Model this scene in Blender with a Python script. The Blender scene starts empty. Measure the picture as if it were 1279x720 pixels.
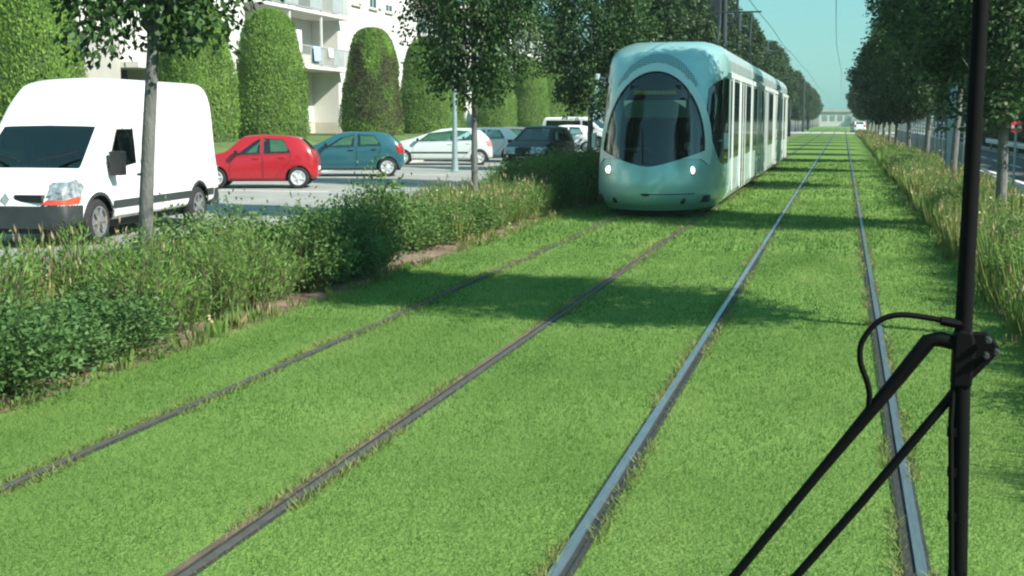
import bpy, bmesh, math, random
import numpy as np
from mathutils import Vector, Matrix, noise
R = math.radians
PI = math.pi
SC = bpy.context.scene
COL = SC.collection
rng = np.random.default_rng(7)
random.seed(7)

# ------------------------------------------------------------------ helpers
def link_mesh(name, me, mat=None, parent=None, smooth=False, mats=None):
    o = bpy.data.objects.new(name, me)
    COL.objects.link(o)
    for m in (mats or ([mat] if mat else [])):
        me.materials.append(m)
    if parent is not None:
        o.parent = parent
    if smooth:
        me.polygons.foreach_set('use_smooth', [True] * len(me.polygons))
    me.update()
    return o

def arrays_mesh(name, V, F, midx=None):
    """V (n,3); F (m,k) constant k."""
    V = np.asarray(V, np.float32); F = np.asarray(F, np.int32)
    me = bpy.data.meshes.new(name)
    k = F.shape[1]; m = F.shape[0]
    me.vertices.add(len(V)); me.vertices.foreach_set('co', V.ravel())
    me.loops.add(m * k); me.loops.foreach_set('vertex_index', F.ravel())
    me.polygons.add(m)
    me.polygons.foreach_set('loop_start', np.arange(0, m * k, k, dtype=np.int32))
    me.polygons.foreach_set('loop_total', np.full(m, k, np.int32))
    if midx is not None:
        me.polygons.foreach_set('material_index', np.asarray(midx, np.int32))
    me.update(calc_edges=True)
    me.validate()
    return me

class MB:
    def __init__(s):
        s.v = []; s.f = []; s.mi = []; s.m = 0
    def add(s, vs, fs):
        b = len(s.v); s.v += [tuple(v) for v in vs]
        s.f += [[i + b for i in f] for f in fs]; s.mi += [s.m] * len(fs)
        return s
    def box(s, c, d, rz=0, ry=0, rx=0):
        M = Matrix.Rotation(rz, 3, 'Z') @ Matrix.Rotation(ry, 3, 'Y') @ Matrix.Rotation(rx, 3, 'X')
        vs = [Vector(c) + M @ Vector((x * d[0] / 2, y * d[1] / 2, z * d[2] / 2)) for x in (-1, 1) for y in (-1, 1) for z in (-1, 1)]
        return s.add(vs, [(0, 1, 3, 2), (4, 6, 7, 5), (0, 4, 5, 1), (2, 3, 7, 6), (0, 2, 6, 4), (1, 5, 7, 3)])
    def b2(s, lo, hi):
        return s.box([(a + b) / 2 for a, b in zip(lo, hi)], [abs(b - a) for a, b in zip(lo, hi)])
    def tube(s, pts, rad, n=8, cap=True):
        pts = [Vector(p) for p in pts]
        if not hasattr(rad, '__len__'): rad = [rad] * len(pts)
        vs = []; fs = []
        prev = None
        for i, p in enumerate(pts):
            d = (pts[min(i + 1, len(pts) - 1)] - pts[max(i - 1, 0)]).normalized()
            if prev is None:
                a = Vector((0, 0, 1)) if abs(d.z) < .9 else Vector((1, 0, 0))
                u = d.cross(a).normalized()
            else:
                u = (prev - d * prev.dot(d)).normalized()
            prev = u
            w = d.cross(u)
            for k in range(n):
                t = 2 * PI * k / n
                vs.append(p + (u * math.cos(t) + w * math.sin(t)) * rad[i])
        for i in range(len(pts) - 1):
            for k in range(n):
                fs.append((i * n + k, i * n + (k + 1) % n, (i + 1) * n + (k + 1) % n, (i + 1) * n + k))
        if cap:
            fs.append(tuple(range(n))[::-1]); fs.append(tuple(range((len(pts) - 1) * n, len(pts) * n)))
        return s.add(vs, fs)
    def lathe(s, prof, n=24, M=None, cap=True):
        """prof: (r,h) list about Z."""
        M = M or Matrix.Identity(4)
        vs = [M @ Vector((r * math.cos(2 * PI * k / n), r * math.sin(2 * PI * k / n), h)) for r, h in prof for k in range(n)]
        fs = [(i * n + k, i * n + (k + 1) % n, (i + 1) * n + (k + 1) % n, (i + 1) * n + k) for i in range(len(prof) - 1) for k in range(n)]
        if cap: fs.append(tuple(range(n))[::-1]); fs.append(tuple(range((len(prof) - 1) * n, len(prof) * n)))
        return s.add(vs, fs)
    def prism(s, poly, axis, lo, hi):
        """poly 2D extruded along axis between lo and hi."""
        def mk(a, b, h):
            return {'x': (h, a, b), 'y': (a, h, b), 'z': (a, b, h)}[axis]
        n = len(poly)
        vs = [mk(a, b, lo) for a, b in poly] + [mk(a, b, hi) for a, b in poly]
        fs = [tuple(range(n)), tuple(range(2 * n - 1, n - 1, -1))] + [(i, (i + 1) % n, n + (i + 1) % n, n + i) for i in range(n)]
        return s.add(vs, fs)
    def ball(s, c, r, n=12, sc=(1, 1, 1)):
        prof = [(r * math.sin(PI * i / n) + 1e-5, -r * math.cos(PI * i / n)) for i in range(n + 1)]
        return s.lathe(prof, n * 2, Matrix.Translation(c) @ Matrix.Diagonal((*sc, 1)))
    def build(s, name, mat=None, parent=None, smooth=False, bevel=0, mats=None, seg=2):
        me = bpy.data.meshes.new(name)
        me.from_pydata(s.v, [], s.f)
        o = link_mesh(name, me, mat, parent, False, mats)
        me.polygons.foreach_set('material_index', s.mi)
        bm = bmesh.new(); bm.from_mesh(me); bmesh.ops.recalc_face_normals(bm, faces=bm.faces); bm.to_mesh(me); bm.free()
        if bevel:
            md = o.modifiers.new('Bevel', 'BEVEL'); md.width = bevel; md.segments = seg; md.limit_method = 'ANGLE'; md.angle_limit = R(35)
        if smooth:
            me.polygons.foreach_set('use_smooth', [True] * len(me.polygons))
            try: me.set_sharp_from_angle(angle=R(40))
            except Exception: pass
        return o

def tag(o, label=None, cat=None, group=None, kind=None):
    if label: o['label'] = label
    if cat: o['category'] = cat
    if group: o['group'] = group
    if kind: o['kind'] = kind
    return o

def thing(name, label, cat, loc=(0, 0, 0), rz=0, group=None):
    o = bpy.data.objects.new(name, None); COL.objects.link(o)
    o.empty_display_size = .2
    o.location = loc; o.rotation_euler = (0, 0, rz)
    return tag(o, label, cat, group)

def copy_tree(o, parent=None):
    c = o.copy(); COL.objects.link(c)
    if parent is not None: c.parent = parent
    for ch in list(o.children): copy_tree(ch, c)
    return c

# ------------------------------------------------------------------ materials
def newmat(name):
    m = bpy.data.materials.new(name); m.use_nodes = True
    nt = m.node_tree; nt.nodes.clear()
    out = nt.nodes.new('ShaderNodeOutputMaterial')
    return m, nt, nt.nodes.new, nt.links.new, out

def pbr(name, col, rough=.6, metal=0, var=.12, scale=6, bump=0, bscale=40, coat=0, emit=0, dirt=None, spec=.5, stretch=None):
    m, nt, N, L, out = newmat(name)
    p = N('ShaderNodeBsdfPrincipled'); L(p.outputs[0], out.inputs[0])
    p.inputs['Roughness'].default_value = rough; p.inputs['Metallic'].default_value = metal
    p.inputs['Coat Weight'].default_value = coat; p.inputs['Coat Roughness'].default_value = .06
    p.inputs['Specular IOR Level'].default_value = spec
    tc = N('ShaderNodeTexCoord')
    vec = tc.outputs['Object']
    if stretch:
        mp = N('ShaderNodeMapping'); mp.inputs['Scale'].default_value = stretch; L(vec, mp.inputs[0]); vec = mp.outputs[0]
    n1 = N('ShaderNodeTexNoise'); n1.inputs['Scale'].default_value = scale; n1.inputs['Detail'].default_value = 6; L(vec, n1.inputs[0])
    mx = N('ShaderNodeMix'); mx.data_type = 'RGBA'
    c = np.array(col)
    mx.inputs[6].default_value = (*np.clip(c * (1 - var), 0, 1), 1); mx.inputs[7].default_value = (*np.clip(c * (1 + var), 0, 1), 1)
    rmp = N('ShaderNodeMapRange'); rmp.inputs[1].default_value = .3; rmp.inputs[2].default_value = .7; L(n1.outputs[0], rmp.inputs[0])
    L(rmp.outputs[0], mx.inputs[0])
    colout = mx.outputs[2]
    if dirt:
        n2 = N('ShaderNodeTexNoise'); n2.inputs['Scale'].default_value = scale * .35; n2.inputs['Detail'].default_value = 8; L(vec, n2.inputs[0])
        mr = N('ShaderNodeMapRange'); mr.inputs[1].default_value = .5; mr.inputs[2].default_value = .72; mr.inputs[4].default_value = .8; L(n2.outputs[0], mr.inputs[0])
        m2 = N('ShaderNodeMix'); m2.data_type = 'RGBA'; L(mr.outputs[0], m2.inputs[0]); L(colout, m2.inputs[6]); m2.inputs[7].default_value = (*dirt, 1)
        colout = m2.outputs[2]
    L(colout, p.inputs['Base Color'])
    if emit:
        L(colout, p.inputs['Emission Color']); p.inputs['Emission Strength'].default_value = emit
    if bump:
        n3 = N('ShaderNodeTexNoise'); n3.inputs['Scale'].default_value = bscale; n3.inputs['Detail'].default_value = 5; L(vec, n3.inputs[0])
        b = N('ShaderNodeBump'); b.inputs['Strength'].default_value = bump; b.inputs['Distance'].default_value = .02
        L(n3.outputs[0], b.inputs['Height']); L(b.outputs[0], p.inputs['Normal'])
    return m

def leafmat(name, cols, trans=.35, rough=.5, gloss=.3, nscale=1.2, namp=1.1, iamp=.55, stretch=None):
    """cols: 3+ colours picked per leaf, plus slow noise."""
    m, nt, N, L, out = newmat(name)
    g = N('ShaderNodeNewGeometry')
    tc = N('ShaderNodeTexCoord'); n1 = N('ShaderNodeTexNoise'); n1.inputs['Scale'].default_value = nscale; n1.inputs['Detail'].default_value = 3
    if stretch:
        mp = N('ShaderNodeMapping'); mp.inputs['Scale'].default_value = stretch; L(tc.outputs['Object'], mp.inputs[0]); L(mp.outputs[0], n1.inputs[0])
    else: L(tc.outputs['Object'], n1.inputs[0])
    ad = N('ShaderNodeMath'); ad.operation = 'MULTIPLY_ADD'; ad.inputs[1].default_value = iamp; L(g.outputs['Random Per Island'], ad.inputs[0])
    ms = N('ShaderNodeMath'); ms.operation = 'MULTIPLY_ADD'; ms.inputs[1].default_value = namp; ms.inputs[2].default_value = .495 - iamp / 2 - namp / 2
    L(n1.outputs[0], ms.inputs[0]); L(ms.outputs[0], ad.inputs[2])
    cr = N('ShaderNodeValToRGB'); L(ad.outputs[0], cr.inputs[0])
    el = cr.color_ramp.elements
    while len(el) < len(cols): el.new(.5)
    for i, c in enumerate(cols):
        el[i].position = i / (len(cols) - 1) * .9 + .05; el[i].color = (*c, 1)
    p = N('ShaderNodeBsdfPrincipled'); p.inputs['Roughness'].default_value = rough; p.inputs['Specular IOR Level'].default_value = gloss
    L(cr.outputs[0], p.inputs['Base Color'])
    t = N('ShaderNodeBsdfTranslucent'); L(cr.outputs[0], t.inputs[0])
    mx = N('ShaderNodeMixShader'); mx.inputs[0].default_value = trans
    L(p.outputs[0], mx.inputs[1]); L(t.outputs[0], mx.inputs[2]); L(mx.outputs[0], out.inputs[0])
    return m

def glassmat(name, tint, base=.05, k=.9, rough=.03):
    m, nt, N, L, out = newmat(name)
    t = N('ShaderNodeBsdfTransparent'); t.inputs[0].default_value = (*tint, 1)
    gl = N('ShaderNodeBsdfGlossy'); gl.inputs['Roughness'].default_value = rough; gl.inputs[0].default_value = (.9, .97, .97, 1)
    lw = N('ShaderNodeLayerWeight'); lw.inputs[0].default_value = .5
    pw = N('ShaderNodeMath'); pw.operation = 'POWER'; pw.inputs[1].default_value = 3.5; L(lw.outputs['Facing'], pw.inputs[0])
    ma = N('ShaderNodeMath'); ma.operation = 'MULTIPLY_ADD'; ma.inputs[1].default_value = k; ma.inputs[2].default_value = base; ma.use_clamp = True; L(pw.outputs[0], ma.inputs[0])
    mx = N('ShaderNodeMixShader'); L(ma.outputs[0], mx.inputs[0]); L(t.outputs[0], mx.inputs[1]); L(gl.outputs[0], mx.inputs[2])
    L(mx.outputs[0], out.inputs[0])
    return m

M = {}
M['steel'] = pbr('rail_steel', (.34, .40, .44), .32, .8, .15, 12, stretch=(8, .6, 8))
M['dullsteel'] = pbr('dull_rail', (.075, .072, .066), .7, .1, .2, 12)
M['groove'] = pbr('rail_groove', (.025, .027, .026), .8, 0, .3, 9)
M['railbed'] = pbr('rail_bed', (.075, .07, .06), .9, 0, .4, 5, .5)
M['rust'] = pbr('rusty_soil', (.13, .09, .06), .95, 0, .35, 4, .6)
M['soil'] = pbr('bare_soil', (.20, .135, .095), .95, 0, .35, 3, .8, 25)
M['asphalt'] = pbr('car_park_asphalt', (.27, .275, .255), .9, 0, .15, 1.2, .3, 120, dirt=(.34, .34, .31))
M['road'] = pbr('road_asphalt', (.075, .08, .08), .9, 0, .15, 1.2, .3, 120)
M['concrete'] = pbr('concrete', (.42, .42, .39), .9, 0, .15, 2, .3, 60)
M['paint'] = pbr('line_paint', (.7, .7, .68), .8, 0, .15, 8)
M['ground'] = pbr('dry_ground', (.12, .14, .07), .95, 0, .3, .5, .4, 10)
M['bank'] = pbr('bank_grass', (.085, .14, .035), .95, 0, .35, 1.5, .8, 40)
M['bark'] = pbr('bark', (.125, .13, .12), .9, 0, .35, 5, .9, 22, stretch=(3, 3, .7))
M['wood'] = pbr('stem', (.14, .12, .07), .9, 0, .3, 8)
M['tyre'] = pbr('tyre', (.018, .018, .019), .85, 0, .2, 10)
M['rim'] = pbr('alloy', (.72, .74, .75), .35, .35, .05, 6)
M['steelrim'] = pbr('steel_wheel', (.20, .21, .215), .5, .3, .2, 8)
M['black'] = pbr('black_plastic', (.009, .010, .011), .5, 0, .2, 8)
M['dark'] = pbr('dark_interior', (.022, .024, .026), .8, 0, .2, 8)
M['seat'] = pbr('seat_fabric', (.05, .055, .06), .9, 0, .2, 20)
M['plate'] = pbr('plate', (.72, .74, .72), .5, 0, .04, 8)
M['plate_y'] = pbr('plate_amber', (.7, .5, .06), .5, 0, .04, 8)
M['chrome'] = pbr('chrome', (.75, .77, .78), .15, 1, .03, 4)
M['lampglass'] = pbr('lamp_glass', (.30, .34, .36), .15, .3, .75, 11, coat=1)
M['tail'] = pbr('tail_lamp', (.30, .012, .012), .2, 0, .2, 14, coat=1)
M['tail_w'] = pbr('tail_lamp_pale', (.55, .2, .2), .2, 0, .2, 14, coat=1)
M['orange'] = pbr('indicator', (.62, .07, .03), .25, 0, .1, 14, coat=1)
M['red'] = pbr('red_paint', (.34, .006, .014), .3, 0, .04, 2, coat=.7)
M['teal'] = pbr('teal_paint', (.025, .115, .14), .28, .25, .05, 2, coat=1)
M['white'] = pbr('white_paint', (.80, .81, .80), .35, 0, .02, 2, coat=.6)
M['silver'] = pbr('pale_paint', (.62, .68, .66), .3, .15, .03, 2, coat=1)
M['blackcar'] = pbr('black_paint', (.005, .008, .008), .4, 0, .1, 2, coat=.05, spec=.2)
M['greycar'] = pbr('grey_paint', (.16, .17, .19), .3, .2, .05, 2, coat=1)
M['bumper'] = pbr('grey_bumper', (.028, .034, .037), .6, 0, .15, 8)
M['glass'] = glassmat('car_glass', (.58, .78, .76), .13, .85)
M['glass_dark'] = glassmat('dark_glass', (.12, .18, .18), .09, .6)
M['tramglass'] = glassmat('tram_screen', (.30, .38, .36), .075, .8)
M['tramwin'] = pbr('tram_window', (.012, .022, .022), .06, 0, .2, 3, spec=.6)
M['tramhull'] = pbr('tram_silver', (.33, .56, .54), .40, .45, .06, 3, coat=.5)
M['tramrim'] = pbr('tram_rim', (.50, .63, .61), .5, .2, .04, 3, coat=.5)
M['tramside'] = pbr('tram_side', (.46, .56, .54), .32, .25, .06, 2, coat=.4)
M['tramwhite'] = pbr('tram_white', (.64, .70, .68), .4, 0, .04, 3, coat=.3)
M['bellows'] = pbr('bellows', (.05, .13, .13), .7, 0, .2, 20)
M['lampon'] = pbr('headlamp_lit', (1, .97, .88), .3, 0, 0, 5, emit=1.7)
M['led'] = pbr('led_amber', (.55, .7, .12), .4, 0, .2, 40, emit=.08)
M['wall'] = pbr('pale_render', (.57, .565, .525), .9, 0, .06, .8, .15, 40)
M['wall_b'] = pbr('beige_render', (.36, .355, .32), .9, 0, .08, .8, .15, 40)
M['plinth'] = pbr('plinth', (.47, .44, .38), .9, 0, .12, 1.2, .15, 40)
M['brown'] = pbr('brown_door', (.07, .045, .035), .7, 0, .15, 3)
M['pane'] = pbr('window_pane', (.03, .045, .05), .05, 0, .2, 1, spec=.8)
M['shutter'] = pbr('pale_shutter', (.62, .64, .62), .7, 0, .06, 3)
M['rail_metal'] = pbr('railing', (.40, .43, .43), .5, .3, .1, 4)
M['galv'] = pbr('galvanised_post', (.26, .36, .36), .5, .4, .1, 6)
M['mast'] = pbr('mast_paint', (.018, .034, .036), .6, .1, .15, 4)
M['mast_t'] = pbr('mast_teal', (.035, .10, .12), .6, .1, .15, 4)
M['fence'] = pbr('blue_grey_fence', (.16, .24, .28), .6, .2, .15, 4)
M['wire'] = pbr('wire', (.05, .06, .06), .6, .5, .1, 4)
M['wiper'] = pbr('wiper_black', (.003, .003, .0035), .65, 0, .3, 30, spec=.12)
M['rubber'] = pbr('rubber', (.002, .002, .0025), .8, 0, .3, 30, spec=.15)
M['bolt'] = pbr('bolt', (.04, .042, .044), .4, .3, .3, 30)
M['signred'] = pbr('sign_red', (.65, .05, .07), .5, 0, .05, 6)
M['cloth_r'] = pbr('red_cloth', (.6, .06, .08), .9, 0, .1, 6)
M['cloth_w'] = pbr('white_cloth', (.75, .76, .78), .9, 0, .1, 6)
M['cloth_b'] = pbr('blue_cloth', (.35, .5, .62), .9, 0, .1, 6)
M['leaf_tree'] = leafmat('tree_leaves', [(.009, .026, .009), (.023, .062, .018), (.05, .112, .03), (.09, .16, .05)], .25, .5, .22)
M['leaf_far'] = leafmat('far_leaves', [(.018, .045, .016), (.035, .075, .023), (.06, .11, .035)], .25, .5, .3)
M['leaf_con'] = leafmat('clipped_conifer', [(.07, .14, .028), (.13, .245, .045), (.20, .34, .065), (.27, .41, .09)], .35, .7, .2, .9)
M['leaf_dead'] = leafmat('browned_conifer', [(.05, .035, .03), (.075, .06, .04), (.08, .11, .03), (.12, .18, .04)], .2, .8, .15, .8)
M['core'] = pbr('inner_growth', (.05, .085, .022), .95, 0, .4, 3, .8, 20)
M['leaf_broad'] = leafmat('shrub_broadleaf', [(.045, .10, .032), (.08, .165, .045), (.13, .235, .075)], .3, .55, .35)
M['leaf_dark'] = leafmat('shrub_dark', [(.06, .125, .03), (.11, .205, .05), (.175, .29, .08)], .3, .55, .3)
M['leaf_fine'] = leafmat('shrub_fine', [(.085, .18, .04), (.15, .28, .06), (.23, .36, .09)], .35, .6, .2)
M['leaf_straw'] = leafmat('long_grass', [(.085, .125, .03), (.14, .185, .045), (.21, .24, .07), (.29, .285, .12)], .3, .7, .2)
M['leaf_dry'] = leafmat('dry_blades', [(.13, .20, .05), (.20, .24, .08), (.28, .27, .13)], .3, .8, .1)
M['leaf_seed'] = leafmat('seed_heads', [(.28, .22, .12), (.36, .30, .18), (.30, .16, .10)], .3, .8, .1)
M['flower'] = leafmat('small_flowers', [(.75, .75, .6), (.8, .78, .35), (.8, .8, .75)], .3, .7, .2)
M['lawn_blade'] = leafmat('lawn_blades', [(.080, .178, .036), (.125, .235, .053), (.165, .278, .073), (.27, .35, .11)], .4, .7, .1, 1.0, 2.2, .26, (1.6, .45, 1))

def lawn_mat():
    m, nt, N, L, out = newmat('lawn')
    p = N('ShaderNodeBsdfPrincipled'); p.inputs['Roughness'].default_value = .9; p.inputs['Specular IOR Level'].default_value = .15
    tc = N('ShaderNodeTexCoord')
    a = N('ShaderNodeTexNoise'); a.inputs['Scale'].default_value = .5; a.inputs['Detail'].default_value = 4; L(tc.outputs['Object'], a.inputs[0])
    b = N('ShaderNodeTexNoise'); b.inputs['Scale'].default_value = 45; b.inputs['Detail'].default_value = 6; L(tc.outputs['Object'], b.inputs[0])
    s = N('ShaderNodeMath'); s.operation = 'MULTIPLY_ADD'; s.inputs[1].default_value = .6; L(b.outputs[0], s.inputs[0])
    s2 = N('ShaderNodeMath'); s2.operation = 'MULTIPLY_ADD'; s2.inputs[1].default_value = .9; s2.inputs[2].default_value = -.25; L(a.outputs[0], s2.inputs[0]); L(s2.outputs[0], s.inputs[2])
    cr = N('ShaderNodeValToRGB'); L(s.outputs[0], cr.inputs[0])
    el = cr.color_ramp.elements; el[0].position = .25; el[0].color = (.09, .17, .036, 1); el[1].position = .8; el[1].color = (.185, .30, .072, 1)
    L(cr.outputs[0], p.inputs['Base Color'])
    bp = N('ShaderNodeBump'); bp.inputs['Strength'].default_value = .8; bp.inputs['Distance'].default_value = .03; L(b.outputs[0], bp.inputs['Height']); L(bp.outputs[0], p.inputs['Normal'])
    L(p.outputs[0], out.inputs[0])
    return m
M['lawn'] = lawn_mat()

def dots_mat():
    m, nt, N, L, out = newmat('perforated_crown')
    p = N('ShaderNodeBsdfPrincipled'); p.inputs['Roughness'].default_value = .48; p.inputs['Metallic'].default_value = .35
    tc = N('ShaderNodeTexCoord'); mp = N('ShaderNodeMapping'); mp.inputs['Scale'].default_value = (22, .001, 22); L(tc.outputs['Object'], mp.inputs[0])
    v = N('ShaderNodeTexVoronoi'); v.inputs['Randomness'].default_value = 0; v.inputs['Scale'].default_value = 1; L(mp.outputs[0], v.inputs[0])
    mr = N('ShaderNodeMapRange'); mr.inputs[1].default_value = .28; mr.inputs[2].default_value = .36; L(v.outputs['Distance'], mr.inputs[0])
    mx = N('ShaderNodeMix'); mx.data_type = 'RGBA'; L(mr.outputs[0], mx.inputs[0]); mx.inputs[6].default_value = (.10, .17, .17, 1); mx.inputs[7].default_value = (.26, .44, .43, 1)
    L(mx.outputs[2], p.inputs['Base Color']); L(p.outputs[0], out.inputs[0])
    return m
M['dots'] = dots_mat()

# ------------------------------------------------------------------ camera, sky, sun
cam = bpy.data.cameras.new('camera'); co = bpy.data.objects.new('camera', cam); COL.objects.link(co)
cam.sensor_width = 36; cam.lens = 1600 / 1279 * 36
cam.clip_start = .05; cam.clip_end = 3000
CAMZ = 1.85
co.location = (0, 0, CAMZ); co.rotation_euler = (R(90 - 7.548), 0, R(14.387))
SC.camera = co

SUN_AZ, SUN_EL = R(19), R(38)         # sun to the right of the track, a little behind the camera
sd = Vector((math.cos(SUN_EL) * math.cos(SUN_AZ), -math.cos(SUN_EL) * math.sin(SUN_AZ), math.sin(SUN_EL)))
sl = bpy.data.lights.new('sun', 'SUN'); so = bpy.data.objects.new('sun', sl); COL.objects.link(so)
sl.energy = 5.0; sl.angle = R(.5); sl.color = (1, .955, .86)
so.rotation_euler = sd.to_track_quat('Z', 'Y').to_euler(); so.location = (30, -10, 30)
w = bpy.data.worlds.new('World'); SC.world = w; w.use_nodes = True
nt = w.node_tree; nt.nodes.clear()
bg = nt.nodes.new('ShaderNodeBackground'); wo = nt.nodes.new('ShaderNodeOutputWorld')
sk = nt.nodes.new('ShaderNodeTexSky'); sk.sky_type = 'NISHITA'; sk.sun_disc = False
sk.sun_elevation = SUN_EL; sk.sun_rotation = math.atan2(sd.x, sd.y)
sk.air_density = 1.3; sk.dust_density = .7; sk.ozone_density = 1.0
tint = nt.nodes.new('ShaderNodeMix'); tint.data_type = 'RGBA'; tint.blend_type = 'MULTIPLY'; tint.inputs[0].default_value = 1
tint.inputs[7].default_value = (.52, .94, 1.0, 1)
nt.links.new(sk.outputs[0], tint.inputs[6]); hz = nt.nodes.new('ShaderNodeMix'); hz.data_type = 'RGBA'; hz.inputs[0].default_value = .55
hz.inputs[7].default_value = (1.45, 3.9, 4.35, 1)       # pale teal summer haze over the whole sky
nt.links.new(tint.outputs[2], hz.inputs[6]); nt.links.new(hz.outputs[2], bg.inputs[0]); nt.links.new(bg.outputs[0], wo.inputs[0])
bg.inputs[1].default_value = .085
SC.view_settings.view_transform = 'Standard'; SC.view_settings.look = 'None'
SC.view_settings.exposure = .88; SC.view_settings.gamma = 1
SC.cycles.filter_width = 2.2
SC.cycles.max_bounces = 8; SC.cycles.transparent_max_bounces = 12
SC.cycles.use_denoising = True

# ------------------------------------------------------------------ ground
def sheet(name, x0, x1, y0, y1, z, mat, nx=1, ny=1, kind='structure', zf=None):
    xs = np.linspace(x0, x1, nx + 1); ys = np.linspace(y0, y1, ny + 1)
    X, Y = np.meshgrid(xs, ys, indexing='ij')
    Z = np.full_like(X, z) if zf is None else zf(X, Y)
    V = np.stack([X, Y, Z], -1).reshape(-1, 3)
    i = np.arange(nx)[:, None] * (ny + 1) + np.arange(ny)[None]
    F = np.stack([i, i + ny + 1, i + ny + 2, i + 1], -1).reshape(-1, 4)
    o = link_mesh(name, arrays_mesh(name, V, F), mat)
    o['kind'] = kind
    return o

sheet('ground', -1500, 1500, -300, 2500, -.012, M['ground'])
sheet('lawn', -5.1, 1.5, -8, 163, 0, M['lawn'])
sheet('soil_bed', -7.35, -5.1, -8, 163, -.004, M['soil'])
sheet('soil_strip', 1.5, 3.6, -8, 163, -.004, M['soil'])
sheet('car_park', -17.6, -7.5, -8, 163, -.004, M['asphalt'])
sheet('road', 4.6, 8.5, -8, 163, -.004, M['road'])
sheet('verge', 8.62, 40, -8, 163, -.004, M['bank'])
k = MB(); k.b2((-7.5, -8, -.05), (-7.35, 163, .11)); k.b2((-17.75, -8, -.05), (-17.6, 163, .12)); k.b2((4.45, -8, -.05), (4.6, 163, .11)); k.b2((8.5, -8, -.05), (8.62, 163, .12))
o = k.build('kerb', M['concrete'], bevel=.02); o['kind'] = 'structure'
sheet('path', 3.6, 4.45, -8, 163, .0, M['concrete'])
def bank_z(X, Y):
    t = np.clip((-17.75 - X) / 2.6, 0, 1); return .0 + 1.0 * t * t * (3 - 2 * t)
sheet('bank', -70, -17.75, -8, 163, 0, M['bank'], 104, 2, zf=bank_z)
m = MB()
for y in range(0, 160, 10):
    m.b2((-17.2, y + .3, -.002), (-12.6, y + .42, .002))
o = m.build('parking_lines', M['paint']); o['kind'] = 'structure'
m = MB()
for y in range(-2, 160, 6): m.b2((6.5, y, -.002), (6.62, y + 3, .002))
m.b2((5.0, -8, -.002), (5.14, 162, .002)); m.b2((8.2, -8, -.002), (8.32, 162, .002))
o = m.build('lane_lines', M['paint']); o['kind'] = 'structure'
# crossing street at the far end and the ground beyond
sheet('cross_street', -120, 120, 163, 178, .0, M['concrete'])
sheet('far_lawn', -6, 4, 178, 420, .0, M['lawn'])
sheet('far_road', -40, -6, 178, 420, .0, M['road'])

# soil heaps: low mulch under the planting
# rails -----------------------------------------------------------------
RX = (-4.04, -2.53, -1.075, .365)
def rail(k_, outer, label, rusty):
    x = RX[k_]
    t = thing('rail', label, 'rail', (x, 0, 0), 0, 'tram rails set in the grass')
    y0, y1 = -6, 330
    s = outer
    def strip(name, a, b, z0, z1, mat):
        bb = MB(); lo, hi = sorted((a * s, b * s)); bb.b2((lo, y0, z0), (hi, y1, z1)); return bb.build(name, mat, t)
    hw = {0: .010, 1: .014, 2: .030, 3: .028}[k_]
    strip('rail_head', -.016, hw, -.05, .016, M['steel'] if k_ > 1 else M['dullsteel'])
    g0, g1 = (-.046, -.060) if k_ > 1 else (-.034, -.042)
    strip('groove', g0, -.0162, -.05, .006, M['groove'])
    strip('rail_lip', g1, g0 - .0002, -.05, .012, M['groove'])
    strip('rail_bed', hw + .0002, hw + .018, -.05, .007, M['groove'])
    strip('inner_bed', -.085 if rusty else g1 - .010, g1 - .0002, -.05, .009, M['rust'] if rusty else M['groove'])
rail(0, -1, 'leftmost rail, dark line in the grass along the left planting', False)
rail(1, 1, 'rail edged by a brown soil strip, second from the left planting', True)
rail(2, -1, 'shiny steel rail just right of the long tree shadow, third from the left planting', False)
rail(3, 1, 'steel rail passing behind the wiper hose, nearest the right planting', False)

# lawn blades -------------------------------------------------------------
def blades(name, pts, h, wd, lean, mat, bend=.4):
    n = len(pts)
    a = rng.uniform(0, 2 * PI, n); d = np.stack([np.cos(a), np.sin(a), np.zeros(n)], -1)
    a2 = rng.uniform(0, 2 * PI, n); l = np.stack([np.cos(a2), np.sin(a2), np.zeros(n)], -1) * (rng.uniform(0, 1, n) * lean * h)[:, None]
    hh = np.stack([np.zeros(n), np.zeros(n), h], -1)
    v0 = pts - d * (wd / 2)[:, None]; v1 = pts + d * (wd / 2)[:, None]
    v2 = pts + hh + l
    V = np.stack([v0, v1, v2], 1).reshape(-1, 3)
    F = np.arange(3 * n).reshape(n, 3)
    return link_mesh(name, arrays_mesh(name, V, F), mat)

def lawn_points():
    P, H, W = [], [], []
    for y0, y1, dens, h, wd in ((4.0, 7, 5200, .027, .0048), (7, 11, 3000, .031, .0066), (11, 18, 1300, .036, .0105), (18, 30, 300, .06, .024), (30, 60, 70, .062, .05)):
        x0 = -5.25 if y1 > 7 else -5.0
        n = int((1.65 - x0) * (y1 - y0) * dens)
        x = rng.uniform(x0, 1.65, n); y = rng.uniform(y0, y1, n)
        ok = np.ones(n, bool)
        for r_, o_ in zip(RX, (-1, 1, -1, 1)):
            u = (x - r_) * o_
            ok &= ~((u > (-.036 if r_ < -2 else -.056)) & (u < (.006 if r_ < -2 else .030)))
            if r_ == RX[1]: ok &= ~((u > -.10) & (u < .03) & (rng.random(n) < .7))
        # wedge of view
        ok &= x > -(y * .75 + 1.2)
        x, y = x[ok], y[ok]; n = len(x)
        P.append(np.stack([x, y, np.full(n, -.004)], -1)); H.append(h * rng.uniform(.55, 1.15, n)); W.append(wd * rng.uniform(.7, 1.3, n))
    return np.concatenate(P), np.concatenate(H), np.concatenate(W)
p_, h_, w_ = lawn_points()
g = blades('grass', p_, h_, w_, 1.2, M['lawn_blade'])
tag(g, 'short bright green mown grass growing between and around the tram rails', 'grass', kind='stuff')

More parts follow.
